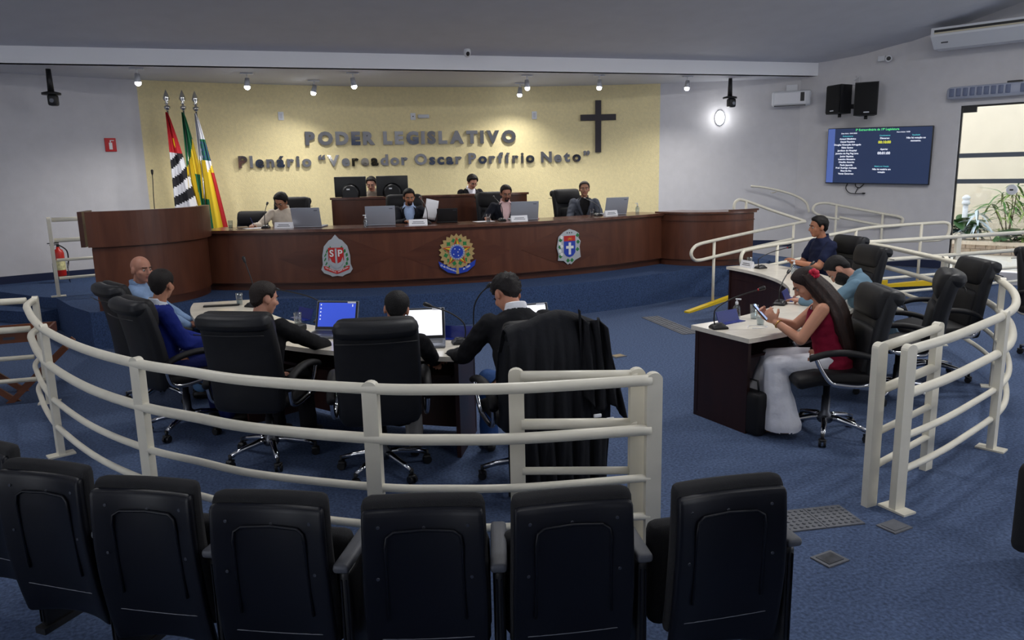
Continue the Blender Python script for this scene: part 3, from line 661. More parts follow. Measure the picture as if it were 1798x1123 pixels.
# ---------------------------------------------------------------- auditorium seats
def make_seat():
    t = thing('auditorium_seat', 'black auditorium seat', 'seat')
    TL = Matrix.Translation((0, 0, .505)) @ Matrix.Rotation(radians(5), 4, 'X')       # back seen from behind is -y
    def cv(q): return (q.x*(1-.04*max(0, q.z)/.34), q.y-.05*(q.x/.22)**2*1.0+.03*(q.z/.34)**2, q.z-.022*(1-(q.x/.22)**2)*(q.z > .25))
    G().rbox((0, 0, 0), (.45, .045, .68), .022, 8, cv, M=TL).build('back_shell', SEATP, t)
    G().rbox((0, .045, .03), (.46, .07, .62), .034, 8, lambda q: cv(Vector((q.x, q.y, q.z+.03))), M=TL).build('back_cushion', SEATF, t)
    def P(x, z, o=.006): v = Vector(cv(Vector((x, -.0225-o, z)))); return TL @ v
    rid = [P(-.14, -.1), P(-.14, .2), P(-.135, .235), P(-.11, .25), P(0, .25), P(.11, .25), P(.135, .235), P(.14, .2), P(.14, -.1)]
    G().tube(rid, .006, 6).build('raised_ridge', SEATP, t)
    G().tube([P(x, -.18-.03*(1-(x/.17)**2), -.001) for x in (-.17, -.12, -.06, 0, .06, .12, .17)], .0022, 6).build('lower_seam', mat('seam_grey', (104, 106, 114), .5), t)
    for x, z in ((-.165, .285), (0, .277), (.165, .285), (-.17, .08), (.17, .08)):
        p = P(x, z, 0); G().cyl(p, p+Vector((0, -.004, 0)), .007, .006, 8).build('screw', METALG, t)
    G().rbox((0, .19, .42), (.46, .1, .44), .045, 4).build('folded_seat', SEATF, t)
    for sx in (1,):
        x = sx*.265
        sp = G().rbox((x, .12, .3), (.045, .3, .56), .02, 2).build('side_panel', BLACKP, t)
        for q in (-.009, .009): G().box((x+q, -.031, .3), (.004, .006, .5)).build('panel_rib', SEATP, sp)
        G().rbox((x, .12, .605), (.062, .36, .035), .014, 3).build('armrest', SEATA, t)
        G().box((x, .1, .015), (.06, .3, .03)).build('foot', BLACKP, t)
    return t
SE = make_seat()
seats = [(-1.40, 3.78, .6, .8), (-1.03, 3.38, .55, .84), (-.60, 3.05, .46, .89), (-.14, 2.76, .40, .92), (.385, 2.55, .26, .97), (.90, 2.42, .14, .99), (1.48, 2.33, .06, 1)]
names = ['black auditorium seat half out of the row at its far end', 'black auditorium seat before the post by the wooden tray stand', 'black auditorium seat in front of the post behind the royal blue jacket', 'black auditorium seat before the railing bay of the laptop desk', 'black auditorium seat before the middle railing post', 'black auditorium seat before the folded gate leaf', 'black auditorium seat at the aisle end of the row']
for i, ((x, y, fx, fy), lb) in enumerate(zip(seats, names)):
    put(SE if i == 0 else copy_tree(SE), (x, y, 0), face(fx, fy), lb, 'auditorium seats')
put(copy_tree(SE), (3.42, 2.38, 0), face(-.3, .95), 'black auditorium seat across the aisle', 'auditorium seats')
put(copy_tree(SE), (1.72, 1.22, -.02), face(-.1, 1), 'black auditorium seat in the next row nearer the aisle', 'auditorium seats')

# ---------------------------------------------------------------- small desk things
def make_mic(reach=.34, tip_red=False, tall=.3):
    t = thing('gooseneck_microphone', 'microphone', 'microphone')
    def fn(q): k = 1-.35*(q.z+.02)/.04; return (q.x*k, q.y*(k*.9+.1)-.01*(q.z > 0), q.z-.012*(q.y < 0)*(q.z > 0)*(-q.y/.07))
    b = G().rbox((0, 0, .022), (.12, .14, .044), .015, 3, fn).build('base', BLACKP, t)
    G().box((0, .02, .0455), (.03, .018, .003)).build('button', GREYP, b)
    pts = spline([(0, -.035, .035), (0, -.04, .1), (0, -.02, tall*.55), (0, reach*.35, tall*.8), (0, reach, tall)], 6)
    G().tube(pts, .0055, 8).build('gooseneck', BLACKP, t)
    e = pts[-1]; d = (pts[-1]-pts[-2]).normalized()
    G().cap_(e, e+d*.035, .014, .017).build('foam_tip', BLACKP, t)
    if True: G().cyl(e-d*.02, e-d*.005, .009, .009, 10).build('light_ring', mat('ring_red', (190, 40, 50), .4) if tip_red else BLACKP, t)
    return t
MICS = {}
def mic(x, y, z, fx, fy, label, red=False, reach=.34, tall=.3):
    k = (red, reach, tall)
    if k in MICS: t = copy_tree(MICS[k])
    else: t = MICS[k] = make_mic(reach, red, tall)
    return put(t, (x, y, z), face(fx, fy), label, 'gooseneck microphones')
def make_glass():
    t = thing('water_glass', 'glass', 'glass')
    g = G(); g.lathe([(.0, 0), (.028, 0), (.034, .12), (.0325, .12), (.0268, .008), (0, .008)], 20, cap=False); g.build('tumbler', GLASS, t)
    g = G(); g.lathe([(.0262, .0085), (.029, .06), (0, .06)], 20); g.build('water', WATER, t)
    return t
GL = make_glass(); _fg = [True]
def glass(x, y, z, label):
    t = GL if _fg[0] else copy_tree(GL); _fg[0] = False
    return put(t, (x, y, z), 0, label, 'tumblers of water')
def make_san():
    t = thing('sanitizer_bottle', 'bottle', 'bottle')
    G().lathe([(.0, 0), (.03, 0), (.032, .01), (.032, .085), (.022, .105), (.012, .112), (.012, .118), (0, .118)], 18, cap=False).build('bottle_body', glass_mat('gel_plastic', (222, 230, 236), .2), t)
    p = G(); p.cyl((0, 0, .118), (0, 0, .14), .014, .012, 12); p.cyl((0, 0, .14), (0, 0, .158), .005, .005, 8); p.box((0, .012, .162), (.016, .045, .01)); p.build('pump', WHITEP, t)
    return t
SN = make_san(); _fs = [True]
def sanitizer(x, y, z, label):
    t = SN if _fs[0] else copy_tree(SN); _fs[0] = False
    return put(t, (x, y, z), random.uniform(0, 6), label, 'clear hand sanitizer bottles')
def laptop(x, y, z, fx, fy, label, body=SILVER, screen=None, w_=.37, d_=.25, open_=105, sc=1, icons=False, sticker=False):
    # f = direction the user looks; the lid stands at the far side from the user
    t = thing('laptop', label, 'laptop', (x, y, z), face(fx, fy)); t.scale = (sc, sc, sc)
    b = G().rbox((0, 0, .012), (w_, d_, .02), .006, 1).build('base', body, t)
    KB = mat('keyboard_dark', (34, 34, 38), .5)
    kb = G().box((0, .03, .0225), (w_*.88, d_*.5, .002)).build('keyboard', KB, b)
    G().box((0, -d_*.3, .0225), (w_*.28, d_*.28, .0015)).build('touchpad', GREYP, b)
    M = Matrix.Translation((0, d_/2-.005, .02)) @ Matrix.Rotation(radians(-(open_-90)), 4, 'X')
    lid = G().rbox((0, .004, d_/2), (w_, .008, d_), .004, 1, M=M).build('lid', body, t)
    G().box((0, -.0012, d_/2), (w_-.012, .002, d_-.012), M=M).build('bezel', BLACKP, lid)
    sm = screen or BLACKP
    G().box((0, -.0026, d_/2+.006), (w_-.045, .001, d_-.045), M=M).build('screen', sm, lid)
    if icons:
        g = G()
        for q in range(5): g.box((-w_/2+.04, -.0034, d_*.86-q*.03), (.008, .0006, .01), M=M)
        g.box((w_/2-.05, -.0034, d_*.84), (.006, .0006, .02), M=M); g.build('desktop_icons', mat('icon_white', (235, 238, 250), .5, emit=((235, 238, 250), .8)), lid)
    if sticker: G().box((w_/2-.06, -.0036, d_-.014), (.07, .001, .014), M=M).build('sticker', PAPER, lid)
    G().box((-w_*.36, .0086, d_*.85), (.05, .001, .008), M=M).build('lid_mark', GREYP, lid)
    return t
def name_plate(x, y, z, fx, fy, label):
    t = thing('name_plate', label, 'name plate', (x, y, z), face(fx, fy), 'white name plates on the presiding desk')
    g = G(); g.add([(-.13, .03, 0), (.13, .03, 0), (.13, -.03, 0), (-.13, -.03, 0), (-.13, .004, .085), (.13, .004, .085), (.13, -.004, .085), (-.13, -.004, .085)], [(0, 1, 2, 3), (4, 7, 6, 5), (0, 4, 5, 1), (1, 5, 6, 2), (2, 6, 7, 3), (3, 7, 4, 0)]); g.build('plate', PAPER, t)
    for zz, ww in ((.05, .15), (.03, .18)):
        yy = .03-(.026)*zz/.085; G().box((0, yy+.0006, zz), (ww, .0015, .008)).build('print_line', GREYP, t)
    return t
def holder(x, y, z, fx, fy, label):
    t = thing('acrylic_holder', label, 'name holder', (x, y, z), face(fx, fy), 'navy acrylic holders')
    M = Matrix.Rotation(radians(-22), 4, 'X')
    G().box((0, 0, .05), (.25, .006, .1), M=M).build('panel', NAVYP, t); G().box((0, -.03, .003), (.25, .07, .006)).build('foot', NAVYP, t)
    return t
ZT = 1.296           # presiding desk top
def dd(x, y): v = dface(x, y); return v
mic(-.34, 11.45, ZT, -dd(-.3, 11.4)[0]-.15, -dd(-.3, 11.4)[1], 'black gooseneck microphone before the man in a cream shirt', reach=.16, tall=.33)
mic(1.90, 10.99, ZT, -.1, 1, 'gooseneck microphone with red ring at the mouth of the man reading a paper', red=True, reach=.3, tall=.36)
mic(3.02, 10.96, ZT, -.05, 1, 'gooseneck microphone before the man in a pink shirt', reach=.36, tall=.34)
mic(4.68, 11.27, ZT, -.3, 1, 'low gooseneck microphone before the man in a grey suit', reach=.3, tall=.26)
for x, y, lb in ((-.09, 11.25, 'white name plate before the man in a cream shirt'), (1.73, 10.73, 'white name plate before the man reading a paper'), (3.22, 10.74, 'white name plate before the man in a pink shirt'), (4.86, 11.17, 'white name plate before the man in a grey suit')):
    name_plate(x, y, ZT, *dd(x, y), lb)
def lapd(x, y, lb, tw=0, **k):
    v = dd(x, y); laptop(x, y, ZT, v[0]*cos(tw)-v[1]*sin(tw), v[0]*sin(tw)+v[1]*cos(tw), lb, **k)
lapd(.28, 11.34, 'silver laptop before the man in a cream shirt', -.08, w_=.42, d_=.27)
lapd(1.25, 11.13, 'silver laptop beside the man reading a paper', .05, w_=.42, d_=.27)
lapd(3.38, 11.08, 'silver laptop before the man in a pink shirt', -.25, w_=.42, d_=.27)
lapd(5.02, 11.5, 'silver laptop beside the man in a grey suit', -.3, w_=.40, d_=.27)
lapd(2.22, 11.12, 'small black laptop beside the sheet of paper', -.1, body=BLACKP, w_=.3, d_=.2)
sanitizer(1.01, 10.85, ZT, 'sanitizer bottle beside the middle silver laptop on the presiding desk'); sanitizer(5.50, 11.55, ZT, 'sanitizer bottle at the end of the presiding desk')
glass(-.82, 11.55, ZT, 'tumbler at the pulpit end of the presiding desk'); glass(2.78, 10.83, ZT, 'tumbler before the man in a pink shirt'); glass(4.52, 11.12, ZT, 'tumbler before the man in a grey suit')
for (x, y, rz, lb) in ((-.50, 11.52, .3, 'white sheet under the hand of the man in a cream shirt'), (2.76, 11.02, .2, 'white sheet under the hand of the man in a pink shirt')):
    tag(G().box((0, 0, .001), (.28, .2, .002)).build('paper_sheet', PAPER, None, (x, y, ZT), rz), lb, 'paper')
tb = thing('tissue_box', 'low clear tray of small things at the pulpit end of the desk', 'tray', (-.66, 11.5, ZT), .3); g = G(); g.box((0, 0, .004), (.18, .1, .008)); g.build('tray', GLASS, tb); G().rbox((0, 0, .02), (.14, .07, .024), .008, 1).build('contents', mat('beige_items', (150, 130, 104), .7), tb)
mic(-1.72, 11.2, 1.47, .2, 1, 'tall thin microphone standing on the pulpit', reach=.02, tall=.62)
gp = thing('eyeglasses', 'folded eyeglasses beside the silver laptop of the grey suit', 'eyeglasses', (5.22, 11.48, ZT), .4)
for q in (-1, 1): G().tube([(q*.035+.025*cos(a), 0, .022+.018*sin(a)) for a in [2*pi*i/12 for i in range(12)]], .002, 5, closed=True).build('lens_rim', BLACKP, gp)
G().tube([(-.06, 0, .025), (-.055, .1, .02)], .002, 5).build('temple', BLACKP, gp)
# monitors on the raised desk
def monitor(x, y, lb, wd=.56):
    v = dface(x, y); t = thing('desk_monitor', lb, 'monitor', (x, y, 1.655), face(*v), 'monitors on the raised desk')
    G().rbox((0, 0, .17), (wd, .035, .33), .012, 1).build('casing', BLACKP, t); G().box((0, -.02, .17), (wd-.04, .002, .29)).build('screen', mat('screen_off', (16, 18, 24), .2), t)
    G().cyl((0, .02, .06), (0, .055, .06), .16, .12, 24).build('rear_dome', BLACKP, t); G().box((.03, .058, .13), (.05, .004, .022)).build('rear_label', PAPER, t)
    G().box((0, .0, .006), (.24, .18, .012)).build('stand_foot', BLACKP, t)
monitor(.99, 12.92, 'black monitor seen from behind at the end of the raised desk', .52); monitor(1.66, 12.80, 'black monitor seen from behind beside the reading man', .52)

# floor desks' things
SCB = mat('screen_blue', (58, 84, 205), .4, emit=((52, 84, 214), .55)); SCW = mat('screen_white', (240, 242, 250), .4, emit=((244, 246, 255), 1.0))
def pol(aD, R): a = radians(aD); return OC[0]+R*sin(a), OC[1]-R*cos(a)
def inward(x, y): v = Vector((OC[0]-x, OC[1]-y)).normalized(); return v.x, v.y
def outward(x, y): v = inward(x, y); return -v[0], -v[1]
ZD = .75
def ld(x, y, f, lb, s, **k): laptop(x, y, ZD, *f, lb, screen=s, body=mat('laptop_dark_silver', (120, 124, 134), .4, .3), open_=112, w_=.36, d_=.245, sticker=True, **k)
ld(.24, 6.12, (.42, .9), 'open laptop with a blue screen before the dark suited man', SCB, icons=True)
ld(.87, 5.50, (.2, .98), 'open laptop with a white screen before the man in black', SCW)
ld(1.72, 5.36, (-.05, 1), 'open laptop with a white screen beside the draped robe', SCW)
mic(-.42, 7.85, ZD, -.6, .5, 'upright gooseneck microphone at the far end of the laptop desk', reach=.05, tall=.45)
mic(.20, 6.75, ZD, -.9, .2, 'gooseneck microphone beyond the blue laptop screen', reach=.36, tall=.3)
mic(1.16, 5.46, ZD, -.9, .05, 'gooseneck microphone beside the white laptop screen', reach=.22, tall=.3)
mic(1.33, 5.66, ZD, .25, -1, 'gooseneck microphone bent to the mouth of the man with the robe', reach=.22, tall=.42)
glass(-.55, 8.02, ZD, 'tumbler at the far end of the laptop desk'); glass(.0, 6.62, ZD, 'tumbler behind the blue laptop screen'); glass(.52, 5.96, ZD, 'tumbler between the two open laptops'); glass(.64, 5.84, ZD, 'tumbler just behind the man in black')
holder(.05, 6.98, ZD, *inward(.05, 6.98), 'navy acrylic holder beside the tumbler behind the blue laptop screen'); holder(1.16, 5.64, ZD, *inward(1.16, 5.64), 'navy acrylic holder behind the microphone beside the white laptop screen')
ms = thing('computer_mouse', 'black computer mouse beside the white laptop screen', 'mouse', (1.14, 5.2, ZD), .4)
G().rbox((0, 0, .016), (.06, .1, .032), .016, 2).build('shell', BLACKP, ms); G().box((0, .022, .0325), (.006, .02, .004)).build('wheel', GREYP, ms)
G().tube(spline([(0, .05, .01), (-.06, .1, .004), (-.12, .06, .004), (-.08, .02, .004), (-.16, .03, .004)], 5), .003, 6).build('cable', BLACKP, ms)
cs = thing('phone_case', 'small black case and handset lying beside the blue laptop screen', 'case', (-.02, 6.42, ZD), .5)
G().rbox((0, 0, .03), (.16, .1, .06), .02, 2).build('case_body', BLACKP, cs); G().box((-.09, .02, .05), (.16, .06, .008), rz=.5).build('handset', GREYP, cs)
tag(G().box((0, 0, .01), (.34, .06, .015)).build('pen_tray', BLACKP, None, (-.72, 8.0, ZD), -.1), 'flat black pen tray on the far end of the laptop desk', 'tray')
# right desk
mic(3.20, 5.22, ZD, .97, -.1, 'gooseneck microphone at the aisle end of the marble desk', reach=.34, tall=.3, red=True)
mic(4.28, 5.95, ZD, .6, .5, 'gooseneck microphone before the bearded man', reach=.24, tall=.27)
mic(5.0, 6.62, ZD, .7, .3, 'gooseneck microphone bent low between bearded man and navy shirt', reach=.2, tall=.25)
mic(5.63, 8.25, ZD, 1, .1, 'gooseneck microphone before the man in the navy shirt', reach=.42, tall=.24, red=True)
holder(3.42, 5.42, ZD, *inward(3.42, 5.42), 'navy acrylic holder beside the sanitizer at the aisle end'); holder(4.52, 6.16, ZD, *inward(4.52, 6.16), 'navy acrylic holder before the bearded man')
np_ = name_plate(5.55, 8.42, ZD, -1, 0, 'white name plate before the man in the navy shirt')
sanitizer(3.57, 5.55, ZD, 'sanitizer bottle before the woman'); sanitizer(5.65, 7.62, ZD, 'sanitizer bottle before the man in the navy shirt')
glass(3.68, 5.46, ZD, 'tumbler standing behind the phone'); glass(3.58, 5.22, ZD, 'tumbler standing near the wrist of the woman'); glass(5.62, 8.48, ZD, 'tumbler before the man in the navy shirt'); glass(4.72, 6.1, ZD, 'tumbler beside the navy holder of the bearded man')
tag(G().rbox((0, 0, .005), (.2, .28, .01), .004, 1).build('tablet', GREYP, None, (3.85, 5.16, ZD), .5), 'dark grey tablet lying under the hands of the woman', 'tablet')
tag(G().tube(spline([(0, 0, .004), (.05, .06, .004), (.12, .04, .004), (.16, -.03, .004), (.08, -.06, .004), (.02, -.03, .004)], 5), .003, 6).build('charging_cable', WHITEP, None, (3.42, 5.15, ZD)), 'white cable coiled on the marble before the woman', 'cable')
bg = thing('black_bag', 'small black bag standing under the aisle end of the marble desk', 'bag', (3.28, 4.86, 0), .2)
G().rbox((0, 0, .17), (.12, .26, .34), .04, 3).build('bag_body', LEATHERF, bg); G().tube([(0, -.08, .33), (0, -.06, .42), (0, .06, .42), (0, .08, .33)], .008, 6).build('strap', BLACKP, bg)

# ---------------------------------------------------------------- tray stand at the left
ts = thing('tray_stand', 'folding wooden stand with a tray of white cups', 'stand', (-2.62, 8.05, 0), .1)
TEAK = mat('teak', (112, 62, 34), .5, wood=((90, 48, 26), (.6, 4, 4)))
for y in (-.22, .22):
    G().box((0, y, .28), (.05, .03, .78), M=Matrix.Translation((0, 0, .02)) @ Matrix.Rotation(radians(47), 4, 'Y')).build('crossed_leg', TEAK, ts)
    G().box((0, y*.85, .28), (.05, .03, .78), M=Matrix.Translation((0, 0, .02)) @ Matrix.Rotation(radians(-47), 4, 'Y')).build('crossed_leg', TEAK, ts)
ts_t = G().box((0, 0, .575), (.7, .5, .02)).build('tray_base', TEAK, ts)
for s_ in (-1, 1):
    G().box((0, s_*.245, .61), (.7, .02, .09)).build('tray_side', TEAK, ts); G().box((s_*.345, 0, .61), (.02, .5, .09)).build('tray_end', TEAK, ts)
G().box((.05, -.257, .61), (.09, .004, .025)).build('metal_plate', METALG, ts)
g = G(); g.lathe([(.0, 0), (.02, 0), (.03, .055), (.028, .055), (.018, .004), (0, .004)], 14, cap=False); cm = g.mesh('cup', WHITEP)
for i in range(7):
    o = bpy.data.objects.new('coffee_cup', cm); COL.objects.link(o); o.location = (-2.86+.075*i, 7.88+.06*(i % 2)+.03*(i % 3), .59)
    tag(o, 'small white coffee cup upright on the wooden tray', 'cup', 'coffee cups on the tray')

# ---------------------------------------------------------------- floor fittings
TT = thing('tactile_paving', 'two grey studded tactile tiles in the aisle', 'floor tile', (2.78, 3.45, 0), -.1)
for k in range(2):
    tl = G().box((-.12+.24*k, 0, .004), (.235, .25, .008)).build('tile', TILEG, TT)
    g = G()
    for i in range(6):
        for j in range(6): g.lathe([(.011, 0), (.009, .005), (0, .006)], 8, c=(-.215+.24*k+.038*i, -.095+.038*j, .008))
    tag(g.build('studs', TILEG, tl), kind='stuff')
T2 = thing('tactile_strip', 'grey ribbed tactile strip on the carpet before the stage', 'floor tile', (4.66, 8.78, 0), -.02)
for k in range(4):
    tl = G().box((0, -.45+.3*k, .004), (.25, .295, .008)).build('tile', TILEG, T2)
    for i in range(4): G().box((-.09+.06*i, -.45+.3*k, .010), (.022, .27, .006)).build('rib', TILEG, tl)
for x, y, lb, m_ in ((3.34, 7.46, 'square floor box with wooden lid in the open carpet', mat('floorbox_wood', (146, 128, 96), .6)), (2.55, 3.03, 'worn floor box with torn tape in the aisle', mat('tape_worn', (52, 54, 60), .7, nz=(18, .6))), (3.13, 3.22, 'clear taped floor plate at the foot of the gate', TILEG)):
    t = thing('floor_box', lb, 'floor box', (x, y, 0), .2); G().box((0, 0, .004), (.15, .12, .008)).build('rim', TILEG, t); G().box((0, 0, .009), (.11, .085, .004)).build('lid', m_, t)

# ---------------------------------------------------------------- wall fittings
def on_wall(x, z, off=0.): p, a = wall_xy(x, off); return (p.x, p.y, z), a
def lettering(txt, x0, x1, zb, size, label, off, wx=1.0):
    rnd = random.Random(size)
    (px, py, _), a = on_wall((x0+x1)/2, 0); t = thing('wall_lettering', label, 'lettering', (px, py, zb))
    ms = []; 
    for ch in txt:
        if ch == ' ': ms.append(None); continue
        me = text_mesh(ch, size, .018, off, align='LEFT'); me.transform(Matrix.Diagonal((wx, 1, 1, 1))); xs = [v.co.x for v in me.vertices]; ms.append((me, min(xs), max(xs)))
    wsum = sum((m_[2]-m_[1]) for m_ in ms if m_); gaps = sum(1 if m_ else 2.2 for m_ in ms)-1
    gap = ((x1-x0)-wsum)/gaps; cx = x0
    for m_ in ms:
        if not m_: cx += gap*2.2; continue
        me, a0, a1 = m_; wd = a1-a0; (qx, qy, _), aa = on_wall(cx+wd/2, 0, .03)
        me.transform(Matrix.Translation((-(a0+a1)/2, 0, 0))); me.materials.clear(); me.materials.append(STEEL); me.name = 'letter'
        o = bpy.data.objects.new('letter', me); COL.objects.link(o); o.parent = t; o.location = (qx-px, qy-py, 0); o.rotation_euler = (radians(rnd.choice((-1, 0, 2, 4, 5, -6))), 0, aa+radians(rnd.uniform(-4, 4)))
        cx += wd+gap
lettering('PODER LEGISLATIVO', .37, 4.42, 2.595, .305, 'upper line of mirror steel capital letters on the yellow wall', .020, 1.05)
lettering('Plenário “Vereador Oscar Porfírio Neto”', -.83, 5.86, 2.195, .275, 'lower line of mirror steel letters in quotation marks on the yellow wall', .012, 1.1)
(cx_, cy_, _), a_ = on_wall(6.02, 0, .03); cr = thing('wall_cross', 'dark wooden cross on the yellow wall', 'cross', (cx_, cy_, 2.36), a_)
CRM = mat('dark_cross_wood', (40, 32, 40), .5); G().box((0, 0, .5), (.115, .05, 1.0)).build('upright', CRM, cr); G().box((0, .0005, .675), (.70, .05, .115)).build('crossbar', CRM, cr)
def plate_on(x, z, w_, h_, name, lb, cat, m_, extra=None):
    (px, py, pz), a = on_wall(x, z, .012); t = thing(name, lb, cat, (px, py, pz), a); G().rbox((0, 0, 0), (w_, .02, h_), .008, 1).build('plate', m_, t)
    if extra: extra(t)
    return t
plate_on(-.026, 3.1, .10, .15, 'blank_wall_plate', 'blank white wall plate above the letters beside the flags', 'wall plate', WHITEP, lambda t: G().box((0, -.0115, 0), (.05, .003, .09)).build('inset', SOFFIT, t))
plate_on(4.79, 3.1, .10, .15, 'blank_wall_plate', 'blank white wall plate between the letters and the cross', 'wall plate', WHITEP, lambda t: G().box((0, -.0115, 0), (.05, .003, .09)).build('inset', SOFFIT, t))
def em_x(t):
    G().rbox((.2, -.03, .0), (.22, .05, .07), .015, 1).build('light_tube', mat('frosted', (210, 212, 216), .5), t); G().cyl((0, -.012, 0), (0, -.02, 0), .012, .012, 10).build('socket', GREYP, t)
plate_on(2.42, 3.1, .10, .13, 'emergency_light', 'emergency light unit plugged into the socket above the letters', 'light', WHITEP, em_x)
def sg(t):
    W2 = mat('sign_white', (235, 235, 235), .5)
    G().rbox((0, -.012, -.02), (.05, .004, .11), .002, 1).build('pictogram_cylinder', W2, t); G().box((.0, -.012, .055), (.018, .004, .03)).build('pictogram_neck', W2, t); G().box((.025, -.012, .07), (.06, .004, .012)).build('pictogram_lever', W2, t)
plate_on(-2.77, 2.59, .17, .22, 'extinguisher_sign', 'red fire extinguisher sign on the white wall', 'sign', mat('sign_red', (196, 36, 38), .5), sg)
# extinguisher on a wire stand
fe = thing('fire_extinguisher', 'red fire extinguisher on a wire floor stand', 'fire extinguisher', (-3.52, 13.4, .45), .3)
REDP = mat('extinguisher_red', (188, 34, 24), .35)
G().lathe([(0, .1), (.07, .1), (.075, .12), (.075, .46), (.06, .51), (.03, .53), (.026, .56), (0, .56)], 20, cap=False).build('cylinder', REDP, fe)
G().lathe([(.0765, .2), (.0765, .36)], 20, cap=False).build('paper_label', mat('label_yellow', (214, 206, 150), .6, nz=(24, .4)), fe)
g = G(); g.box((0, 0, .58), (.04, .04, .05)); g.box((-.06, 0, .62), (.16, .02, .015)); g.box((-.05, 0, .595), (.12, .018, .012)); g.build('valve_lever', BLACKP, fe)
G().tube(spline([(.02, -.02, .585), (.11, -.03, .5), (.12, -.02, .35), (.1, 0, .22)], 5), .01, 8).build('hose', BLACKP, fe)
g = G()
for sx in (-1, 1):
    g.tube([(sx*.1, -.1, 0), (sx*.1, -.09, .3), (sx*.1, .09, .3), (sx*.1, .1, 0)], .005, 6)
g.tube([(-.1, -.09, .1), (.1, -.09, .1), (.1, .09, .1), (-.1, .09, .1)], .005, 6, closed=True); g.build('wire_stand', METALG, fe)
# flags
def flag(x, y, rot, ztop, label, colour_fn, mats, wid, length, seed, sway):
    t = thing('flag_on_pole', label, 'flag', (x, y, .45), rot, 'three flags on poles')
    H_ = ztop-.45
    G().cyl((0, 0, 0), (0, 0, H_-.34), .016, .014, 12).build('pole', CHROME, t)
    G().lathe([(.16, 0), (.16, .03), (.05, .06), (.03, .1)], 20).build('base', METALG, t)
    fn = G(); fn.lathe([(.015, H_-.34), (.05, H_-.3), (.05, H_-.27), (.02, H_-.25), (.02, H_-.23), (.04, H_-.22), (.02, H_-.2), (.055, H_-.15), (.035, H_-.08), (0, H_)], 8); fn.build('spear_finial', STEEL, t)
    nu, nv = 26, 60; vs = []; fs = []; mi = []
    zt = H_-.36
    for j in range(nv+1):
        v = j/nv; w_ = wid*(.10+.9*min(1, v*1.05)**.8); z = zt-v*length
        for i in range(nu+1):
            u = i/nu; xx = -.03+u*w_+sway*v*u
            yy = -.02-.055*(.4+.6*v)*sin(u*9.5+seed+.8*v)-.02*sin(u*21+seed)
            vs.append((xx, yy, z-.14*v*u*w_/.3-(.03*sin(u*7+seed) if j == nv else 0)))
    g = G()
    for j in range(nv):
        for i in range(nu):
            a = j*(nu+1)+i; g.f.append((a, a+nu+1, a+nu+2, a+1)); g.m.append(colour_fn((i+.5)/nu, (j+.5)/nv)); g.s.append(True)
    g.v = vs; g.build('flag_cloth', mats, t)
    return t
FR = mat('flag_red', (190, 30, 40), .7); FW = mat('flag_white', (226, 226, 232), .7); FK = mat('flag_black', (26, 24, 32), .7); FG = mat('flag_green', (14, 104, 66), .7); FY = mat('flag_yellow', (232, 198, 40), .7); FB = mat('flag_blue', (40, 60, 120), .7)
def f1(u, v):
    if v < .36: return 3 if (hypot((u-.5)*.6, v-.27) < .045) else 0
    q = int((v+.14*u-.36)/.085); return 1 if q % 2 == 0 else 2
def f2(u, v): d = v+.25*u; return 0 if d < .46 or u > .5+.28*(v-.45) and v > .5 or v > .92 else 1
def f3(u, v):
    if v < .34: return 4 if (.2 < v < .33 and u > .3 and (int(u*9)+int(v*40)) % 2) else (3 if (.19 < v < .33 and u > .35) else 0)
    if u > .78 and v > .42: return 2
    if v+.15*u < .5 and u > .55: return 0
    return 3 if (u < .35 and v > .62) else 1
flag(-1.80, 13.95, -.05, 3.45, 'flag with black and white stripes and a red corner', f1, [FR, FW, FK, FY], .30, 1.75, .3, .1)
flag(-1.56, 13.98, 0, 3.45, 'green and yellow flag between two other flags', f2, [FG, FY], .30, 1.95, 1.5, .05)
flag(-1.36, 13.92, .05, 3.43, 'white flag with a crest and yellow and red bands', f3, [FW, FY, FR, FG, FB], .30, 2.25, 2.6, .12)
# spotlights under the soffit
def spot(x, y, tx, ty, tz, e, lb, drop=.14):
    t = thing('spotlight', lb, 'spotlight', (x, y, ZC), 0, 'spotlights under the dais ceiling')
    G().rbox((0, 0, -.012), (.2, .06, .022), .008, 1).build('mounting_plate', WHITEP, t); G().cyl((0, 0, -.02), (0, 0, -drop+.03), .01, .01, 10).build('stem', WHITEP, t)
    d = (Vector((tx, ty, tz))-Vector((x, y, ZC-drop))).normalized(); c = Vector((0, 0, -drop))
    G().cyl(c-d*.06, c+d*.07, .035, .05, 18).build('lamp_head', mat('lamp_head_grey', (170, 172, 178), .4, .3), t)
    b = G().ell(c+d*.075, (.045, .045, .045), 14, 8).build('bulb', LAMPON, t)
    l = bpy.data.lights.new('spot_light', 'SPOT'); l.energy = e; l.spot_size = radians(150); l.spot_blend = .8; l.shadow_soft_size = .05; l.color = (1, .98, .95)
    o = bpy.data.objects.new('spot_light', l); COL.objects.link(o); o.parent = t; o.location = c+d*.13; o.rotation_euler = d.to_track_quat('-Z', 'Y').to_euler()
    return t
SPE = 112
spot(-2.04, 12.95, -2.0, 12.70, 1.4, SPE, 'lit white spotlight above the edge of the yellow wall beside the flags')
spot(-.5, 13.35, -.6, 13.10, 1.3, SPE, 'lit white spotlight above the lone blank wall plate')
spot(.57, 14.2, .0, 14.00, 1.4, SPE*.7, 'grey spotlight close to the yellow wall turned sideways')
spot(1.15, 13.1, 1.5, 13.10, 1.3, SPE, 'grey spotlight turned down above the raised desk')
spot(4.34, 14.25, 4.1, 14.10, 1.4, SPE*.7, 'grey spotlight of the pair nearest the yellow wall')
spot(4.12, 13.1, 4.2, 12.90, 1.3, SPE, 'lit spotlight of the pair nearer the beam')
spot(5.41, 12.95, 5.2, 12.70, 1.3, SPE, 'lit white spotlight above the dark cross')
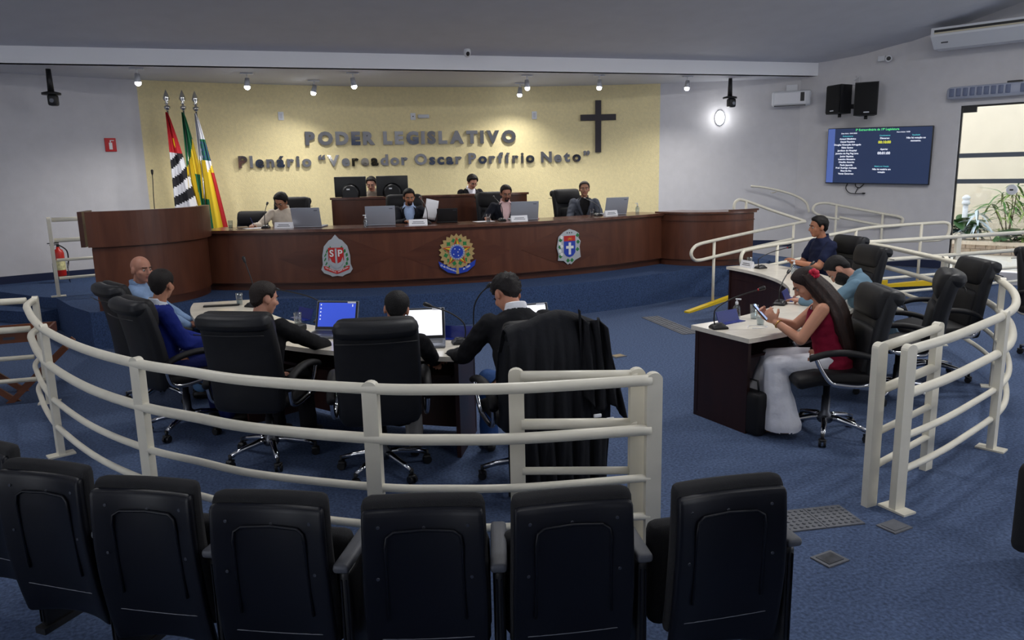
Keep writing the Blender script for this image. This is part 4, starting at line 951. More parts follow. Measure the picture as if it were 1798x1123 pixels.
spot(7.11, 12.9, 6.8, 12.70, 1.3, SPE, 'lit white spotlight beside the ceiling mounted camera on the white wall')
def ptz(x, y, lb):
    t = thing('ceiling_camera', lb, 'camera', (x, y, ZC), 0, 'black ceiling mounted cameras')
    G().cyl((0, 0, 0), (0, 0, -.34), .035, .045, 14).build('drop_tube', BLACKP, t); G().lathe([(.0, -.37), (.13, -.37), (.13, -.34), (.05, -.32), (.0, -.32)], 20, cap=False).build('turntable', BLACKP, t)
    h = G().rbox((.02, -.02, -.45), (.13, .15, .16), .03, 2).build('camera_head', BLACKP, t); G().cyl((.02, -.09, -.46), (.02, -.115, -.46), .03, .03, 14).build('lens', METALG, h)
ptz(-3.28, 13.2, 'black camera hanging above the fire extinguisher sign'); ptz(8.15, 13.15, 'black camera hanging beside the glowing wall lamp')
(px, py, pz), a_ = on_wall(8.22, 2.96, .02); wl = thing('wall_lamp', 'glowing oval bulkhead lamp on the white wall', 'lamp', (px, py, pz), a_)
G().ell((0, 0, 0), (.10, .03, .15), 20, 10).build('rim', WHITEP, wl); G().ell((0, -.025, 0), (.085, .06, .13), 20, 10).build('glowing_lens', mat('bulkhead_glow', (255, 255, 255), .5, emit=((244, 248, 255), 9)), wl)
l = bpy.data.lights.new('bulkhead_light', 'POINT'); l.energy = 4; l.shadow_soft_size = .1; o = bpy.data.objects.new('bulkhead_light', l); COL.objects.link(o); o.parent = wl; o.location = (0, -.2, 0)
(px, py, pz), a_ = on_wall(9.36, 3.26, .13); ac = thing('split_air_conditioner', 'white split air conditioner high in the wall corner', 'air conditioner', (px, py, pz), a_-.12)
G().rbox((0, 0, 0), (.70, .22, .28), .05, 2).build('casing', WHITEP, ac); G().box((-.02, -.112, .0), (.56, .004, .2)).build('front_flap', BEAMM, ac); G().box((.2, -.114, .02), (.07, .004, .16)).build('display_strip', BLACKP, ac); G().box((-.02, -.09, -.135), (.56, .06, .012)).build('outlet_slot', BLACKP, ac); G().box((.0, .1, .19), (.2, .06, .14)).build('pipe_cover', WHITEP, ac)
# dome camera on the ceiling just before the beam, small camera on the right wall
dc = thing('dome_camera', 'small white dome camera on the ceiling before the beam', 'camera', (2.88, 12.28, 3.91)); G().ell((0, 0, -.03), (.06, .06, .08), 16, 10).build('dome', WHITEP, dc); G().ell((0, -.045, -.06), (.03, .03, .035), 12, 8).build('lens', BLACKP, dc)
p = on_right(1.35, 3.82, .06); wc = thing('wall_camera', 'small white security camera under the ceiling edge on the screen wall', 'camera', p, rzR); G().rbox((-.09, 0, 0), (.12, .08, .09), .01, 1).build('junction_box', WHITEP, wc); G().cyl((.02, -.0, -.01), (.05, -.09, -.02), .055, .055, 16).build('camera_body', WHITEP, wc); G().cyl((.05, -.09, -.02), (.054, -.1, -.021), .035, .035, 14).build('lens', BLACKP, wc)

# right wall: speakers, screen, air units
def speaker(s, z, tilt, lb, h_=.56, w_=.36):
    t = thing('wall_speaker', lb, 'speaker', on_right(s, z, .32), rzR+tilt, 'black wall speakers'); d_ = .3
    poly = [(-w_/2, -d_/2), (w_/2, -d_/2), (w_*.3, d_/2), (-w_*.3, d_/2)]
    g = G(); g.prism(poly, -h_/2, h_/2); g.build('cabinet', mat('speaker_black', (24, 24, 27), .6, bump=(200, .1)), t)
    G().rbox((0, -d_/2-.012, -.0), (w_-.03, .03, h_-.03), .012, 3, lambda q: (q.x, q.y-.02*(1-(q.x/w_*2)**2), q.z)).build('grille', mat('grille_black', (14, 14, 16), .8, bump=(500, .6)), t)
    G().box((.02, -d_/2-.045, -h_/2+.05), (.09, .004, .018)).build('badge', mat('badge_white', (200, 202, 208), .4), t)
    G().box((0, .22, -.12), (.06, .2, .08)).build('wall_bracket', BLACKP, t); G().cyl((0, 0, -h_/2), (0, 0, -h_/2-.06), .03, .03, 10).build('socket', BLACKP, t)
speaker(.68, 3.16, -.5, 'black wall speaker nearer the wall corner above the screen', .5, .36); speaker(1.14, 3.13, .25, 'black wall speaker with a pointed grille above the middle of the screen', .56, .38)
plate_on_r = thing('cable_box', 'pale cable box above the wall speakers', 'box', on_right(.7, 3.5, .02), rzR); G().box((0, 0, 0), (.24, .03, .16)).build('cover', PLASTER, plate_on_r); G().tube([(.1, -.02, .0), (.2, -.05, .06), (.22, -.1, -.1)], .006, 6).build('cable', WHITEP, plate_on_r)
tvp = thing('wall_television', 'large wall screen showing the session board', 'television', on_right(1.30, 2.15, .12), rzR-.0)
tvp.rotation_euler = (radians(4), radians(1.4), rzR)
TW, TH = 1.78, 1.0
SCR = mat('tv_screen_navy', (36, 46, 70), .2, emit=((44, 56, 86), .75))
G().rbox((0, .03, 0), (TW, .06, TH), .012, 1).build('casing', BLACKP, tvp); sc_ = G().box((0, -.002, .005), (TW-.025, .004, TH-.03)).build('screen', SCR, tvp)
G().box((-TW/2+.075, -.0046, .005), (.125, .0008, TH-.03)).build('side_band', mat('tv_side_band', (74, 98, 168), .3, emit=((84, 104, 164), .7)), sc_); G().box((0, -.002, -TH/2+.008), (TW, .006, .012)).build('bottom_trim', METALG, tvp)
def E_(n, c, k=.8): return mat(n, c, .5, emit=(c, k))
TG, TWH, TC, TY = E_('tv_green', (90, 220, 130)), E_('tv_white', (232, 236, 250)), E_('tv_cyan', (90, 190, 200)), E_('tv_yellow', (226, 226, 60))
def tv(txt, x, z, s, m_, off=.0012): text_obj('screen_text', txt, s, m_, sc_, (x, -.0056, z), 0, off)
tv('5ª Extraordinária da 19ª Legislatura', -.02, .445, .052, TG); tv('Data Início: 10/01/2025', -.5, .395, .03, TWH, .0006); tv('Hora Início: 14:00', .42, .40, .03, TWH, .0006)
tv('Parlamentares', -.52, .345, .032, TC, .0006)
for i, nme in enumerate(('Amauri Mecânico', 'Daniel Faustino', 'Douglas Khenayfis Advogado', 'Fábio Santos', 'Jamilson do Hospital', 'Juninho do Peg Peg Lima', 'Junior Baptista', 'Leandro Monteiro', 'Otacílio Amorim', 'Paulo Japonês', 'Prof. Rodrigo Andrade', 'Ricardo Rio', 'Vanea Generoso')): tv(nme, -.52, .295-.052*i, .041, TWH)
tv('Cronômetros', .12, .345, .032, TC, .0006); tv('Discurso:', .12, .295, .042, TWH); tv('00:10:00', .12, .22, .062, TY, .002); tv('Aparte:', .12, .105, .042, TWH); tv('00:01:00', .12, .03, .062, TWH, .002)
tv('Matéria em Votação', .1, -.19, .03, TC, .0006); tv('Não há matéria em', .1, -.245, .04, TWH); tv('votação', .1, -.295, .04, TWH); tv('Resultado', .63, .345, .032, TC, .0006); tv('Não há votação no', .63, .295, .04, TWH); tv('momento.', .63, .245, .04, TWH)
for pts in ([(-.5, .06, -.5), (-.52, .04, -.58), (-.46, .03, -.66), (-.36, .03, -.68), (-.2, .03, -.67)], [(-.36, .06, -.5), (-.34, .04, -.55), (-.27, .03, -.57), (-.2, .05, -.5)], [(-.3, .05, -.56), (-.34, .03, -.67)]): G().tube(spline(pts, 5), .008, 6).build('hanging_cable', BLACKP, tvp)
G().box((-.19, .03, -.67), (.05, .02, .025)).build('cable_plug', BLACKP, tvp)
ca = thing('air_curtain', 'long grey louvred air curtain over the glass door', 'air curtain', on_right(2.36, 3.04, .11), rzR)
ACM = mat('air_curtain_grey', (172, 178, 196), .45); SLT = mat('louvre_blue_grey', (104, 114, 142), .5)
G().rbox((1.0, 0, .09), (2.0, .2, .2), .06, 2).build('housing', ACM, ca)
for i in range(19):
    if i == 9: continue
    o = G().rbox((.085+.1*i, -.1, .095), (.07, .03, .13), .01, 1).build('louvre', SLT, ca)
G().box((.95, .02, .2), (.2, .1, .04)).build('top_bracket', BLACKP, ca)
ba = thing('ceiling_air_conditioner', 'long white air conditioner mounted under the ceiling over the door', 'air conditioner', on_right(2.2, 3.82, .36), rzR)
prof = [(-.34, .30), (.34, .30), (.34, .06), (.2, .0), (-.12, .0), (-.34, .17)]
g = G(); k = len(prof); Lc = 1.9
g.add([(0, p[0], p[1]) for p in prof]+[(Lc, p[0], p[1]) for p in prof], [tuple(range(k))[::-1], tuple(range(k, 2*k))]+[(i, (i+1) % k, (i+1) % k+k, i+k) for i in range(k)]); g.build('casing', WHITEP, ba)
G().box((Lc/2, -.342, .245), (Lc-.1, .012, .04)).build('outlet_slot', BLACKP, ba); G().box((Lc/2, -.35, .215), (Lc-.1, .014, .022)).build('cream_vane', mat('vane_cream', (210, 202, 176), .5), ba); G().box((.18, -.235, .078), (.1, .004, .02), M=None).build('badge', GREYP, ba)
# ---------------------------------------------------------------- people
TMP = []
def voxel_mesh(g, vs, sm, name):
    me = g.mesh(name, BLACKP); o = bpy.data.objects.new('tmp', me); COL.objects.link(o)
    r = o.modifiers.new('r', 'REMESH'); r.mode = 'VOXEL'; r.voxel_size = vs; r.use_smooth_shade = True
    if sm: s = o.modifiers.new('s', 'SMOOTH'); s.factor = .5; s.iterations = sm
    dg = bpy.context.evaluated_depsgraph_get(); m = bpy.data.meshes.new_from_object(o.evaluated_get(dg))
    bpy.data.objects.remove(o); bpy.data.meshes.remove(me); m.name = name
    m.polygons.foreach_set('use_smooth', [True]*len(m.polygons))
    return m
def mesh_obj(name, me, mats, parent):
    me.materials.clear()
    for m in (mats if isinstance(mats, (list, tuple)) else [mats]): me.materials.append(m)
    o = bpy.data.objects.new(name, me); COL.objects.link(o); o.parent = parent; return o
def wrinkle(me, amp, sc):
    n = len(me.vertices); co_ = [0.]*(3*n); no_ = [0.]*(3*n); me.vertices.foreach_get('co', co_); me.vertices.foreach_get('normal', no_)
    for i in range(n):
        x_, y_, z_ = co_[3*i:3*i+3]; k = amp*noise.noise((x_*sc, y_*sc, z_*sc*1.7))
        for j in range(3): co_[3*i+j] += no_[3*i+j]*k
    me.vertices.foreach_set('co', co_); me.update(); return me
def cut(me, keep):
    import bmesh
    bm = bmesh.new(); bm.from_mesh(me)
    bmesh.ops.delete(bm, geom=[f for f in bm.faces if not keep(f.calc_center_median())], context='FACES'); bm.to_mesh(me); bm.free(); return me
def ik(S, W, l1, l2, pole):
    d = W-S; L = min(d.length, (l1+l2)*.998); d = d.normalized(); W = S+d*L
    a = (l1*l1-l2*l2+L*L)/(2*L); h = sqrt(max(0, l1*l1-a*a))
    p = Vector(pole); p = (p-d*p.dot(d)); p.normalize()
    return S+d*a+p*h, W
def hand(g, W, d, n, side, curl, s, spread=.0):
    d = Vector(d).normalized(); n = Vector(n); n = (n-d*n.dot(d)).normalized(); l = d.cross(n)
    R = Matrix((l, d, n)).transposed()
    g.ell(W+d*.045*s, (.041*s, .055*s, .018*s), 14, 10, R=R)
    for i, L in enumerate((.072, .08, .075, .058)):
        k = (i-1.5)*(-side)          # index on the thumb side
        p = W+(d*.085+l*k*.0205)*s; dr = d+l*k*spread
        for q, f in enumerate((.45, .32, .23)):
            an = curl*(q+.6); v = (d*cos(an)-n*sin(an)+l*k*spread).normalized(); e = p+v*L*f*s
            g.cap_(p, e, .0095*s*(1-.1*q), .0088*s*(1-.1*q), 8); p = e
    l2 = l*(-side); p = W+(d*.03+l2*.032)*s
    for q, L in enumerate((.04, .032)):
        v = (d*.75+l2*(.6-.35*q)-n*(.35+curl*.5)).normalized(); e = p+v*L*s; g.cap_(p, e, .0125*s, .0105*s, 8); p = e
SKINS = {}
def skin(c):
    return mat('skin_%d_%d' % (c[0], c[1]), c, .5, nz=(12, .06), spec=.35)
def cloth(name, c, rough=.85): return mat(name, c, rough, nz=(7, .10), bump=(35, .35), spec=.2)
def person(label, x, y, z, fx, fy, seat=.46, s=.95, lean=4, side=0, hipy=-.1, hy=0, hp=0, hr=0, RH=(.2, .3, .62), LH=(-.2, .3, .62), rd=None, ld_=None, rn=(0, 0, 1), ln=(0, 0, 1), curl=.5,
           top='shirt', topc=(200, 190, 180), shirtc=(230, 230, 235), legc=(40, 40, 50), skinc=(176, 128, 100), hairc=(22, 18, 16), hair='short', female=False, vox=.008, knees=None, feet=None, shoes=(30, 26, 24), belly=0, beard=None, glasses=False, twist=0, wide=False, legs=True):
    t = thing('person', label, 'person', (x, y, z), face(fx, fy))
    lr, sr, tw = radians(lean), radians(side), radians(twist)
    U = Vector((sin(sr), sin(lr)*cos(sr), cos(lr)*cos(sr))); Rt = Vector((cos(tw), sin(tw), 0)); Rt = (Rt-U*Rt.dot(U)).normalized(); Fd = U.cross(Rt)
    hip = Vector((0, hipy, seat+.095*s))
    def T(a, b, c): return hip+(Rt*a+Fd*b+U*c)*s
    sh = .165 if female else .185
    def torso(g, inf, z0=-.1):
        rows = [(z0, .15, .115, 0), (-.02, .168, .128+belly*.5, .0), (.1, .152 if not female else .125, .112+belly, belly*.6), (.22, .158 if not female else .13, .115+belly*.6, belly*.4), (.33, .172 if not female else .15, .117+(.015 if female else 0), .005), (.41, .170 if not female else .15, .102, -.004), (.465, .148, .082, -.01), (.505, .088, .066, -.012), (.53, .058, .056, -.008)]
        rings = []
        for c, rx, ry, oy in rows:
            c2 = T(0, oy, c); rings.append([c2+(Rt*(rx*s+inf)*(abs(cos(a))**.85*(1 if cos(a) >= 0 else -1))+Fd*(ry*s+inf)*(abs(sin(a))**.85*(1 if sin(a) >= 0 else -1))) for a in [2*pi*k/24 for k in range(24)]])
        g.loft(rings)
    S = {q: T(q*sh, -.006, .44) for q in (1, -1)}
    arm = {}
    for q, W in ((1, RH), (-1, LH)):
        W = Vector(W); arm[q] = ik(S[q], W, .285*s, .25*s, (q*.55, -.45, -.8))
    hipj = {q: T(q*.09, .03, -.01) for q in (1, -1)}
    kn = {}; an = {}
    for q in (1, -1):
        k = Vector((q*.13, hipy+.43*s, seat+.07)) if knees is None else Vector(knees[0 if q > 0 else 1])
        a = Vector((q*.13, k.y+.03, .085)) if feet is None else Vector(feet[0 if q > 0 else 1])
        kn[q], an[q] = k, a
    nt = T(0, .004, .545)
    Ry = Matrix.Rotation(radians(hy), 3, U) @ Matrix((Rt, Fd, U)).transposed() @ Matrix.Rotation(radians(-hp), 3, 'X') @ Matrix.Rotation(radians(hr), 3, 'Y')
    hs = s*1.02
    hc = nt+Ry @ Vector((0, .03, .115))*hs
    def Hd(a, b, c): return hc+Ry @ Vector((a, b, c))*hs
    def head(g):
        def e(c, r): g.ell(Hd(*c), tuple(q*hs for q in r), 18, 12, R=Ry)
        e((0, -.012, .03), (.076, .097, .088)); e((0, .02, -.03), (.064, .072, .08)); e((0, .045, -.085), (.036, .036, .03)); e((0, .066, .03), (.05, .024, .014))
        g.cap_(Hd(0, .09, .012), Hd(0, .106, -.022), .009*hs, .013*hs, 8); e((0, .097, -.026), (.019, .013, .011)); e((0, .082, -.056), (.025, .012, .009))
        for q in (1, -1): e((q*.079, -.012, -.008), (.012, .022, .034)); e((q*.045, .052, -.022), (.024, .026, .026))
        g.cap_(T(0, -.012, .47), Hd(0, -.02, -.06), .056*s, .053*s, 14)
    def arms(g, inf, f0=0, f1=2.):
        for q in (1, -1):
            E, W = arm[q]
            if f1 > 1:
                g.cap_(S[q], E, .054*s+inf, .043*s+inf); p = E+(W-E)*(f1-1); g.cap_(E, p, .043*s+inf, .043*s+(.029-.043)*s*(f1-1)+inf*1.1)
            else: g.cap_(S[q], S[q]+(E-S[q])*f1, .054*s+inf*1.1, .048*s+inf*1.25)
    def leg(g, inf, f1=2., flare=0):
        for q in (1, -1):
            g.cap_(hipj[q], kn[q], .082*s+inf, .06*s+inf); p = kn[q]+(an[q]-kn[q])*(f1-1); g.cap_(kn[q], p, .058*s+inf, .044*s+inf+flare)
    # body: one continuous skin surface
    g = G(); torso(g, -.006); head(g); arms(g, 0); leg(g, 0)
    for q in (1, -1):
        E, W = arm[q]; d = (W-E).normalized(); dd_ = (rd if q > 0 else ld_) or d
        hand(g, W, Vector(dd_), rn if q > 0 else ln, q, curl, s)
        g.cap_(an[q]+Vector((0, -.03, -.03)), an[q]+Vector((0, .11, -.045)), .036, .03)
    me = voxel_mesh(g, vox, 1, 'body')
    b = mesh_obj('body', me, [skin(skinc), mat('lip', (150, 88, 80), .5), mat('stubble_%d' % hairc[0], tuple(int(.55*a+.45*c) for a, c in zip(skinc, hairc)), .7)], t)
    inv = Ry.inverted(); mi = [0]*len(me.polygons)
    for p in me.polygons:
        v = Vector(p.center)-hc
        if v.length < .16*hs:
            q = inv @ v/hs
            if q.y > .078 and abs(q.x) < .024 and -.068 < q.z < -.046: mi[p.index] = 1
            elif beard == 'stubble' and q.y > .0 and q.z < -.04: mi[p.index] = 2
            elif hair == 'buzz' and q.z > .0 and (q.y < .02 or q.z > .085) and q.z > .02-.6*max(0, -q.y): mi[p.index] = 2
    me.polygons.foreach_set('material_index', mi)
    # eyes, brows
    for q in (1, -1):
        ey = G().ell(Hd(q*.031, .073, .005), (.0115*hs,)*3, 10, 8).build('eye', mat('eye_white', (168, 158, 150), .35), t); G().ell(Hd(q*.031, .0825, .003), (.0065*hs, .004*hs, .0065*hs), 8, 6, R=Ry).build('iris', mat('iris_dark', (30, 20, 16), .2), ey)
        G().cap_(Hd(q*.05, .078, .03), Hd(q*.014, .092, .028), .0045*hs, .005*hs, 6).build('eyebrow', mat('hair_%d_%d' % hairc[:2], hairc, .6, bump=(140, .5), spec=.25), t)
    HM = mat('hair_%d_%d' % hairc[:2], hairc, .6, bump=(140, .5), spec=.25)
    if hair not in ('bald',):
        th = {'short': .016, 'curly': .022, 'buzz': .006, 'fade': .014, 'long': .016, 'full': .024}[hair]
        vs = []; nu, nv = 40, 26; rnd = random.Random(int(abs(x)*100)+3)
        HL = ((0, .070), (35, .066), (58, .048), (70, .0), (80, -.022), (88, .012), (104, .014), (116, -.035), (140, -.066), (180, -.078))
        if hair == 'long': HL = ((0, .072), (30, .06), (60, .02), (80, -.05), (100, -.09), (180, -.1))
        for i in range(nv+1):
            q = i/nv; zz = .118-.208*(q**1.35)
            hz = sqrt(max(0, 1-((zz-.03)/.088)**2)) if zz > .03 else 1-.25*((.03-zz)/.12)**1.4
            for j in range(nu):
                az = 2*pi*j/nu; d_ = abs((math.degrees(az)+180) % 360-180)
                for (a0, z0), (a1, z1) in zip(HL, HL[1:]):
                    if a0 <= d_ <= a1: zl = z0+(z1-z0)*(d_-a0)/(a1-a0)
                k = max(0, min(1, (zz-zl)/.03)); k = k*k*(3-2*k)
                dv = Vector((hz*sin(az), hz*cos(az), max(-1, (zz-.03)/.088)))
                ex = th*(.65+.5*max(0, min(1, (zz+.02)/.1)))
                if hair == 'fade': ex = .007+.010*max(0, min(1, (zz+.02)/.1))
                if hair == 'curly': ex += .018*noise.noise(dv*12)*k
                elif hair in ('full', 'short'): ex += .006*noise.noise(dv*9)
                else: ex += .002*noise.noise(dv*14)
                r = (.78 if k < .01 else .88+.12*k)
                ex = ex*k-(1-k)*.006
                vs.append(Hd(dv.x*(.078*r+ex), -.012+dv.y*(.099*r+ex), .03+(zz-.03)*(1+ex/.088 if zz > .03 else 1)))
        fs = [(i*nu+j, (i+1)*nu+j, (i+1)*nu+(j+1) % nu, i*nu+(j+1) % nu)[::-1] for i in range(nv) for j in range(nu)]
        G().add(vs, fs, 0, True).build('hair', HM, t)
    if beard == 'full':
        vs = []; nu, nv = 28, 18
        for i in range(nv+1):
            ph = pi*i/nv
            for j in range(nu):
                az = 2*pi*j/nu; dv = Vector((sin(ph)*sin(az), sin(ph)*cos(az), cos(ph))); k = max(0, min(1, (.12+.35*abs(dv.x)-dv.z)/.2))*max(0, min(1, (dv.y+.45)/.3)); ex = .019*k+.008*max(0, -dv.z)*k
                r = .84+.16*k; vs.append(Hd(dv.x*(.066*r+ex), .022+dv.y*(.074*r+ex), -.04+dv.z*(.082*r+ex*1.5)))
        G().add(vs, [(i*nu+j, (i+1)*nu+j, (i+1)*nu+(j+1) % nu, i*nu+(j+1) % nu)[::-1] for i in range(nv) for j in range(nu)], 0, True).build('beard', HM, t)
    if beard == 'goatee':
        g = G(); g.ell(Hd(0, .068, -.088), (.03*hs, .026*hs, .026*hs), 14, 8, R=Ry); g.cap_(Hd(-.026, .088, -.043), Hd(.026, .088, -.043), .0065*hs, .0065*hs, 6)
        for q in (1, -1): g.cap_(Hd(q*.028, .086, -.045), Hd(q*.026, .075, -.085), .007*hs, .008*hs, 6)
        g.build('goatee', HM, t)
    if glasses:
        gl = None; GM = mat('spectacle_frame', (34, 30, 30), .6)
        for q in (1, -1):
            o = G().tube([Hd(q*.033+.025*cos(a), .101-.008*abs(cos(a)), .004+.018*sin(a)) for a in [2*pi*i/14 for i in range(14)]], .0018, 5, closed=True).build('spectacle_rim', GM, t)
            G().tube([Hd(q*.057, .094, .008), Hd(q*.078, .04, .008), Hd(q*.083, -.015, .004)], .0018, 5).build('temple_arm', GM, o)
        G().tube([Hd(-.009, .104, .006), Hd(.009, .104, .006)], .0018, 5).build('spectacle_bridge', GM, t)
    # clothes
    nm = 'cloth_%d_%d_%d' % tuple(topc); TM = cloth(nm, topc)
    gv = max(vox, .010)
    if top in ('shirt', 'polo', 'sleeveless'):
        g = G(); torso(g, .015, -.13); 
        if top == 'shirt': arms(g, .011, 0, 1.93)
        elif top == 'polo': arms(g, .014, 0, .62)
        me = wrinkle(voxel_mesh(g, gv, 3, 'shirt'), .008, 13)
        if top == 'sleeveless': me = cut(me, lambda c: (c-hip).dot(U)/s < .445)
        mesh_obj('shirt' if not female else 'sleeveless_top', me, TM, t); COLM = TM
    else:
        SM = cloth('shirt_%d_%d_%d' % tuple(shirtc), shirtc)
        g = G(); torso(g, .004, -.12); mesh_obj('shirt', voxel_mesh(g, gv, 2, 'shirt'), SM, t); COLM = SM
        g = G(); torso(g, .022, -.16); arms(g, .019, 0, 1.9)
        me = wrinkle(voxel_mesh(g, gv, 3, 'jacket'), .010, 11)
        def keep(c):
            v = (c-hip)/s; f = v.dot(Fd); u = v.dot(U); a = abs(v.dot(Rt))
            if f < .02: return u < .515
            w_ = max(0, min(.105, (u-.16)*.34)) if top == 'suit' else max(0, min(.08, (u-.36)*.7))
            return not (a < w_) and u < .515
        me = cut(me, keep); j = mesh_obj('jacket', me, TM, t)
        if top == 'suit':
            for q in (1, -1):
                pts = [(q*.012, .16), (q*.05, .28), (q*.085, .40), (q*.085, .47), (q*.062, .515)]
                vs = []
                for a, u in pts:
                    ry = .145 if u < .35 else .145-(u-.35)*.42
                    wd = .045 if .2 < u < .5 else .012
                    vs += [T(a, ry+.012, u), T(a+q*wd, ry+.008-.25*wd, u-.01)]
                fs = [(2*i, 2*i+1, 2*i+3, 2*i+2)[::(1 if q < 0 else -1)] for i in range(len(pts)-1)]
                o = G().add(vs, fs, 0, True).build('lapel', TM, t); o.modifiers.new('th', 'SOLIDIFY').thickness = .006
    if not female:       # collar
        rings = []
        for c, r, oy in ((.485, .079, -.004), (.535, .070, -.016), (.542, .066, -.016), (.49, .070, -.004)):
            rings.append([T(0, oy, c)+(Rt*cos(a)*r+Fd*sin(a)*r*.98)*s*1.05+U*(.02 if sin(a) < 0 else -.018*sin(a))*s for a in [2*pi*(k+.0)/24+.0 for k in range(24)]])
        G().loft([r_[::-1] for r_ in rings], cap=False).build('collar', COLM, t)
    if legs:
        PM = cloth('trousers_%d_%d_%d' % tuple(legc), legc)
        g = G(); torso(g, -.002, -.11); 
        if wide:
            for q in (1, -1):
                g.cap_(hipj[q], kn[q], .094*s, .085*s); g.cap_(kn[q], an[q]+Vector((0, 0, -.02)), .085*s, .15*s)
        else: leg(g, .012, 1.93, .012)
        me = cut(wrinkle(voxel_mesh(g, gv, 3, 'trousers'), .007, 9), lambda c: ((c-hip).dot(U)/s < .06 or c.y > hipy+.17) and c.z > (.06 if wide else .07)); mesh_obj('trousers', me, PM, t)
        for q in (1, -1):
            g = G(); g.rbox((0, 0, 0), (.09, .27, .085), .038, 3, lambda p: (p.x*(1-.15*(p.y < -.05)), p.y, p.z-.018*max(0, p.y)/.13*(p.z > 0)), M=Matrix.Translation(an[q]+Vector((0, .055, -.04)))); g.build('shoe', mat('shoe_%d' % shoes[0], shoes, .4), t)
    person.last = dict(T=T, Hd=Hd, Ry=Ry, hs=hs, arm=arm, hip=hip, U=U, Rt=Rt, Fd=Fd, s=s, HM=HM, t=t)
    return t
# -- at the presiding desk (local y = towards the desk, z from the stage floor)
HV = .872
x, y = -.10, 12.02
person('man in a cream shirt writing at the presiding desk', x, y, .45, -.12, -1, seat=.5, s=.98, lean=10, side=-3, hipy=-.08, hy=-24, hp=26, RH=(.37, .36, HV), LH=(-.16, .38, HV), topc=(206, 194, 178), hairc=(18, 15, 14), hair='full', skinc=(176, 126, 98), glasses=True, legs=False, curl=.7)
Wp = person.last['arm'][1][1]; tw_ = person.last['t']
o = G().tube([Wp+Vector((-.02, .1, -.01)), Wp+Vector((.03, .08, .12))], .004, 6).build('writing_pen', NAVYP, None); o.matrix_world = Matrix.Translation((x, y, .45)) @ Matrix.Rotation(face(-.12, -1), 4, 'Z'); tag(o, 'blue pen in the hand of the man in a cream shirt', 'pen')
x, y = 1.75, 11.66
person('bearded man in a dark suit reading a sheet of paper', x, y, .45, -.1, -1, seat=.5, s=.97, lean=6, hipy=-.06, hy=6, hp=12, RH=(.08, .40, HV), LH=(-.34, .40, .97), ld_=(.1, .35, .9), ln=(-.9, .3, 0), top='suit', topc=(24, 26, 34), shirtc=(172, 194, 232), hairc=(20, 17, 16), hair='fade', beard='goatee', skinc=(172, 118, 88), legs=False)
Wl = person.last['arm'][-1][1]
g = G(); vs = []; n = 6
for i in range(n+1):
    for j in range(n+1): u, v = i/n-.5, j/n; vs.append((u*.21, .03*sin(v*2.2)+.02*u, v*.29))
g.add(vs, [(i*(n+1)+j, i*(n+1)+j+1, (i+1)*(n+1)+j+1, (i+1)*(n+1)+j) for i in range(n) for j in range(n)], 0, True)
o = g.build('held_paper', PAPER); o.modifiers.new('th', 'SOLIDIFY').thickness = .0015
o.matrix_world = Matrix.Translation((x, y, .45)) @ Matrix.Rotation(face(-.1, -1), 4, 'Z') @ Matrix.Translation((-.26, .47, .90)) @ Matrix.Rotation(.35, 4, 'Z') @ Matrix.Rotation(-.22, 4, 'Y'); tag(o, 'white sheet of paper held up by the bearded man in a dark suit', 'paper')
x, y = 3.27, 11.64
person('man with spectacles in a dark suit and pink shirt', x, y, .45, -.18, -1, seat=.5, s=.99, lean=5, hipy=-.06, hy=8, hp=14, RH=(.33, .36, HV), LH=(-.4, .40, HV), top='suit', topc=(28, 30, 40), shirtc=(232, 196, 196), hairc=(40, 32, 30), hair='fade', beard='goatee', skinc=(178, 124, 100), glasses=True, legs=False, belly=.02)
x, y = 4.76, 12.03
person('man in a grey suit and black shirt sitting back', x, y, .45, -.32, -1, seat=.5, s=.99, lean=-2, hipy=-.06, hy=0, hp=2, RH=(.28, .30, .68), LH=(-.28, .30, .68), top='suit', topc=(74, 78, 88), shirtc=(24, 22, 24), hairc=(62, 54, 50), hair='fade', skinc=(178, 130, 104), legs=False)
x, y = 1.40, 13.50
person('dark haired man with glasses behind the two monitors', x, y, .62, *dface(x, y), seat=.52, s=.97, lean=6, hy=-4, hp=14, RH=(.2, .22, .86), LH=(-.2, .22, .86), top='polo', topc=(150, 140, 128), hairc=(20, 17, 17), hair='short', glasses=True, legs=False, skinc=(190, 142, 122))
x, y = 3.16, 13.46
person('dark haired man with glasses in a black shirt at the raised desk', x, y, .62, *dface(x, y), seat=.52, s=.97, lean=6, hy=2, hp=22, RH=(.2, .22, .86), LH=(-.2, .22, .86), top='jacket', topc=(22, 22, 26), shirtc=(214, 214, 222), hairc=(26, 20, 17), hair='full', glasses=True, legs=False, skinc=(190, 138, 116))
# -- at the laptop desk
x, y = -1.24, 7.46
person('bald man in a light blue shirt turned to his neighbour', x, y, 0, 1, .05, seat=.49, s=.97, lean=2, side=2, hipy=-.12, hy=-46, hp=2, RH=(.06, .30, .66), LH=(-.05, .32, .66), rd=(-.6, .7, -.2), ld_=(.6, .7, -.2), topc=(122, 146, 180), legc=(96, 132, 172), skinc=(168, 118, 98), hairc=(60, 40, 34), hair='bald', vox=.0075)
x, y = -.99, 6.40
person('person with cropped dark hair in a royal blue jacket', x, y, 0, .93, .38, seat=.48, s=.95, lean=5, hipy=-.08, hy=44, hp=0, RH=(.06, .28, .70), LH=(-.06, .30, .70), rd=(-.6, .7, -.25), ld_=(.6, .7, -.2), top='jacket', topc=(22, 36, 112), shirtc=(200, 205, 215), legc=(22, 30, 84), skinc=(170, 118, 92), hairc=(24, 19, 18), hair='fade', vox=.0075)
x, y = -.24, 5.60
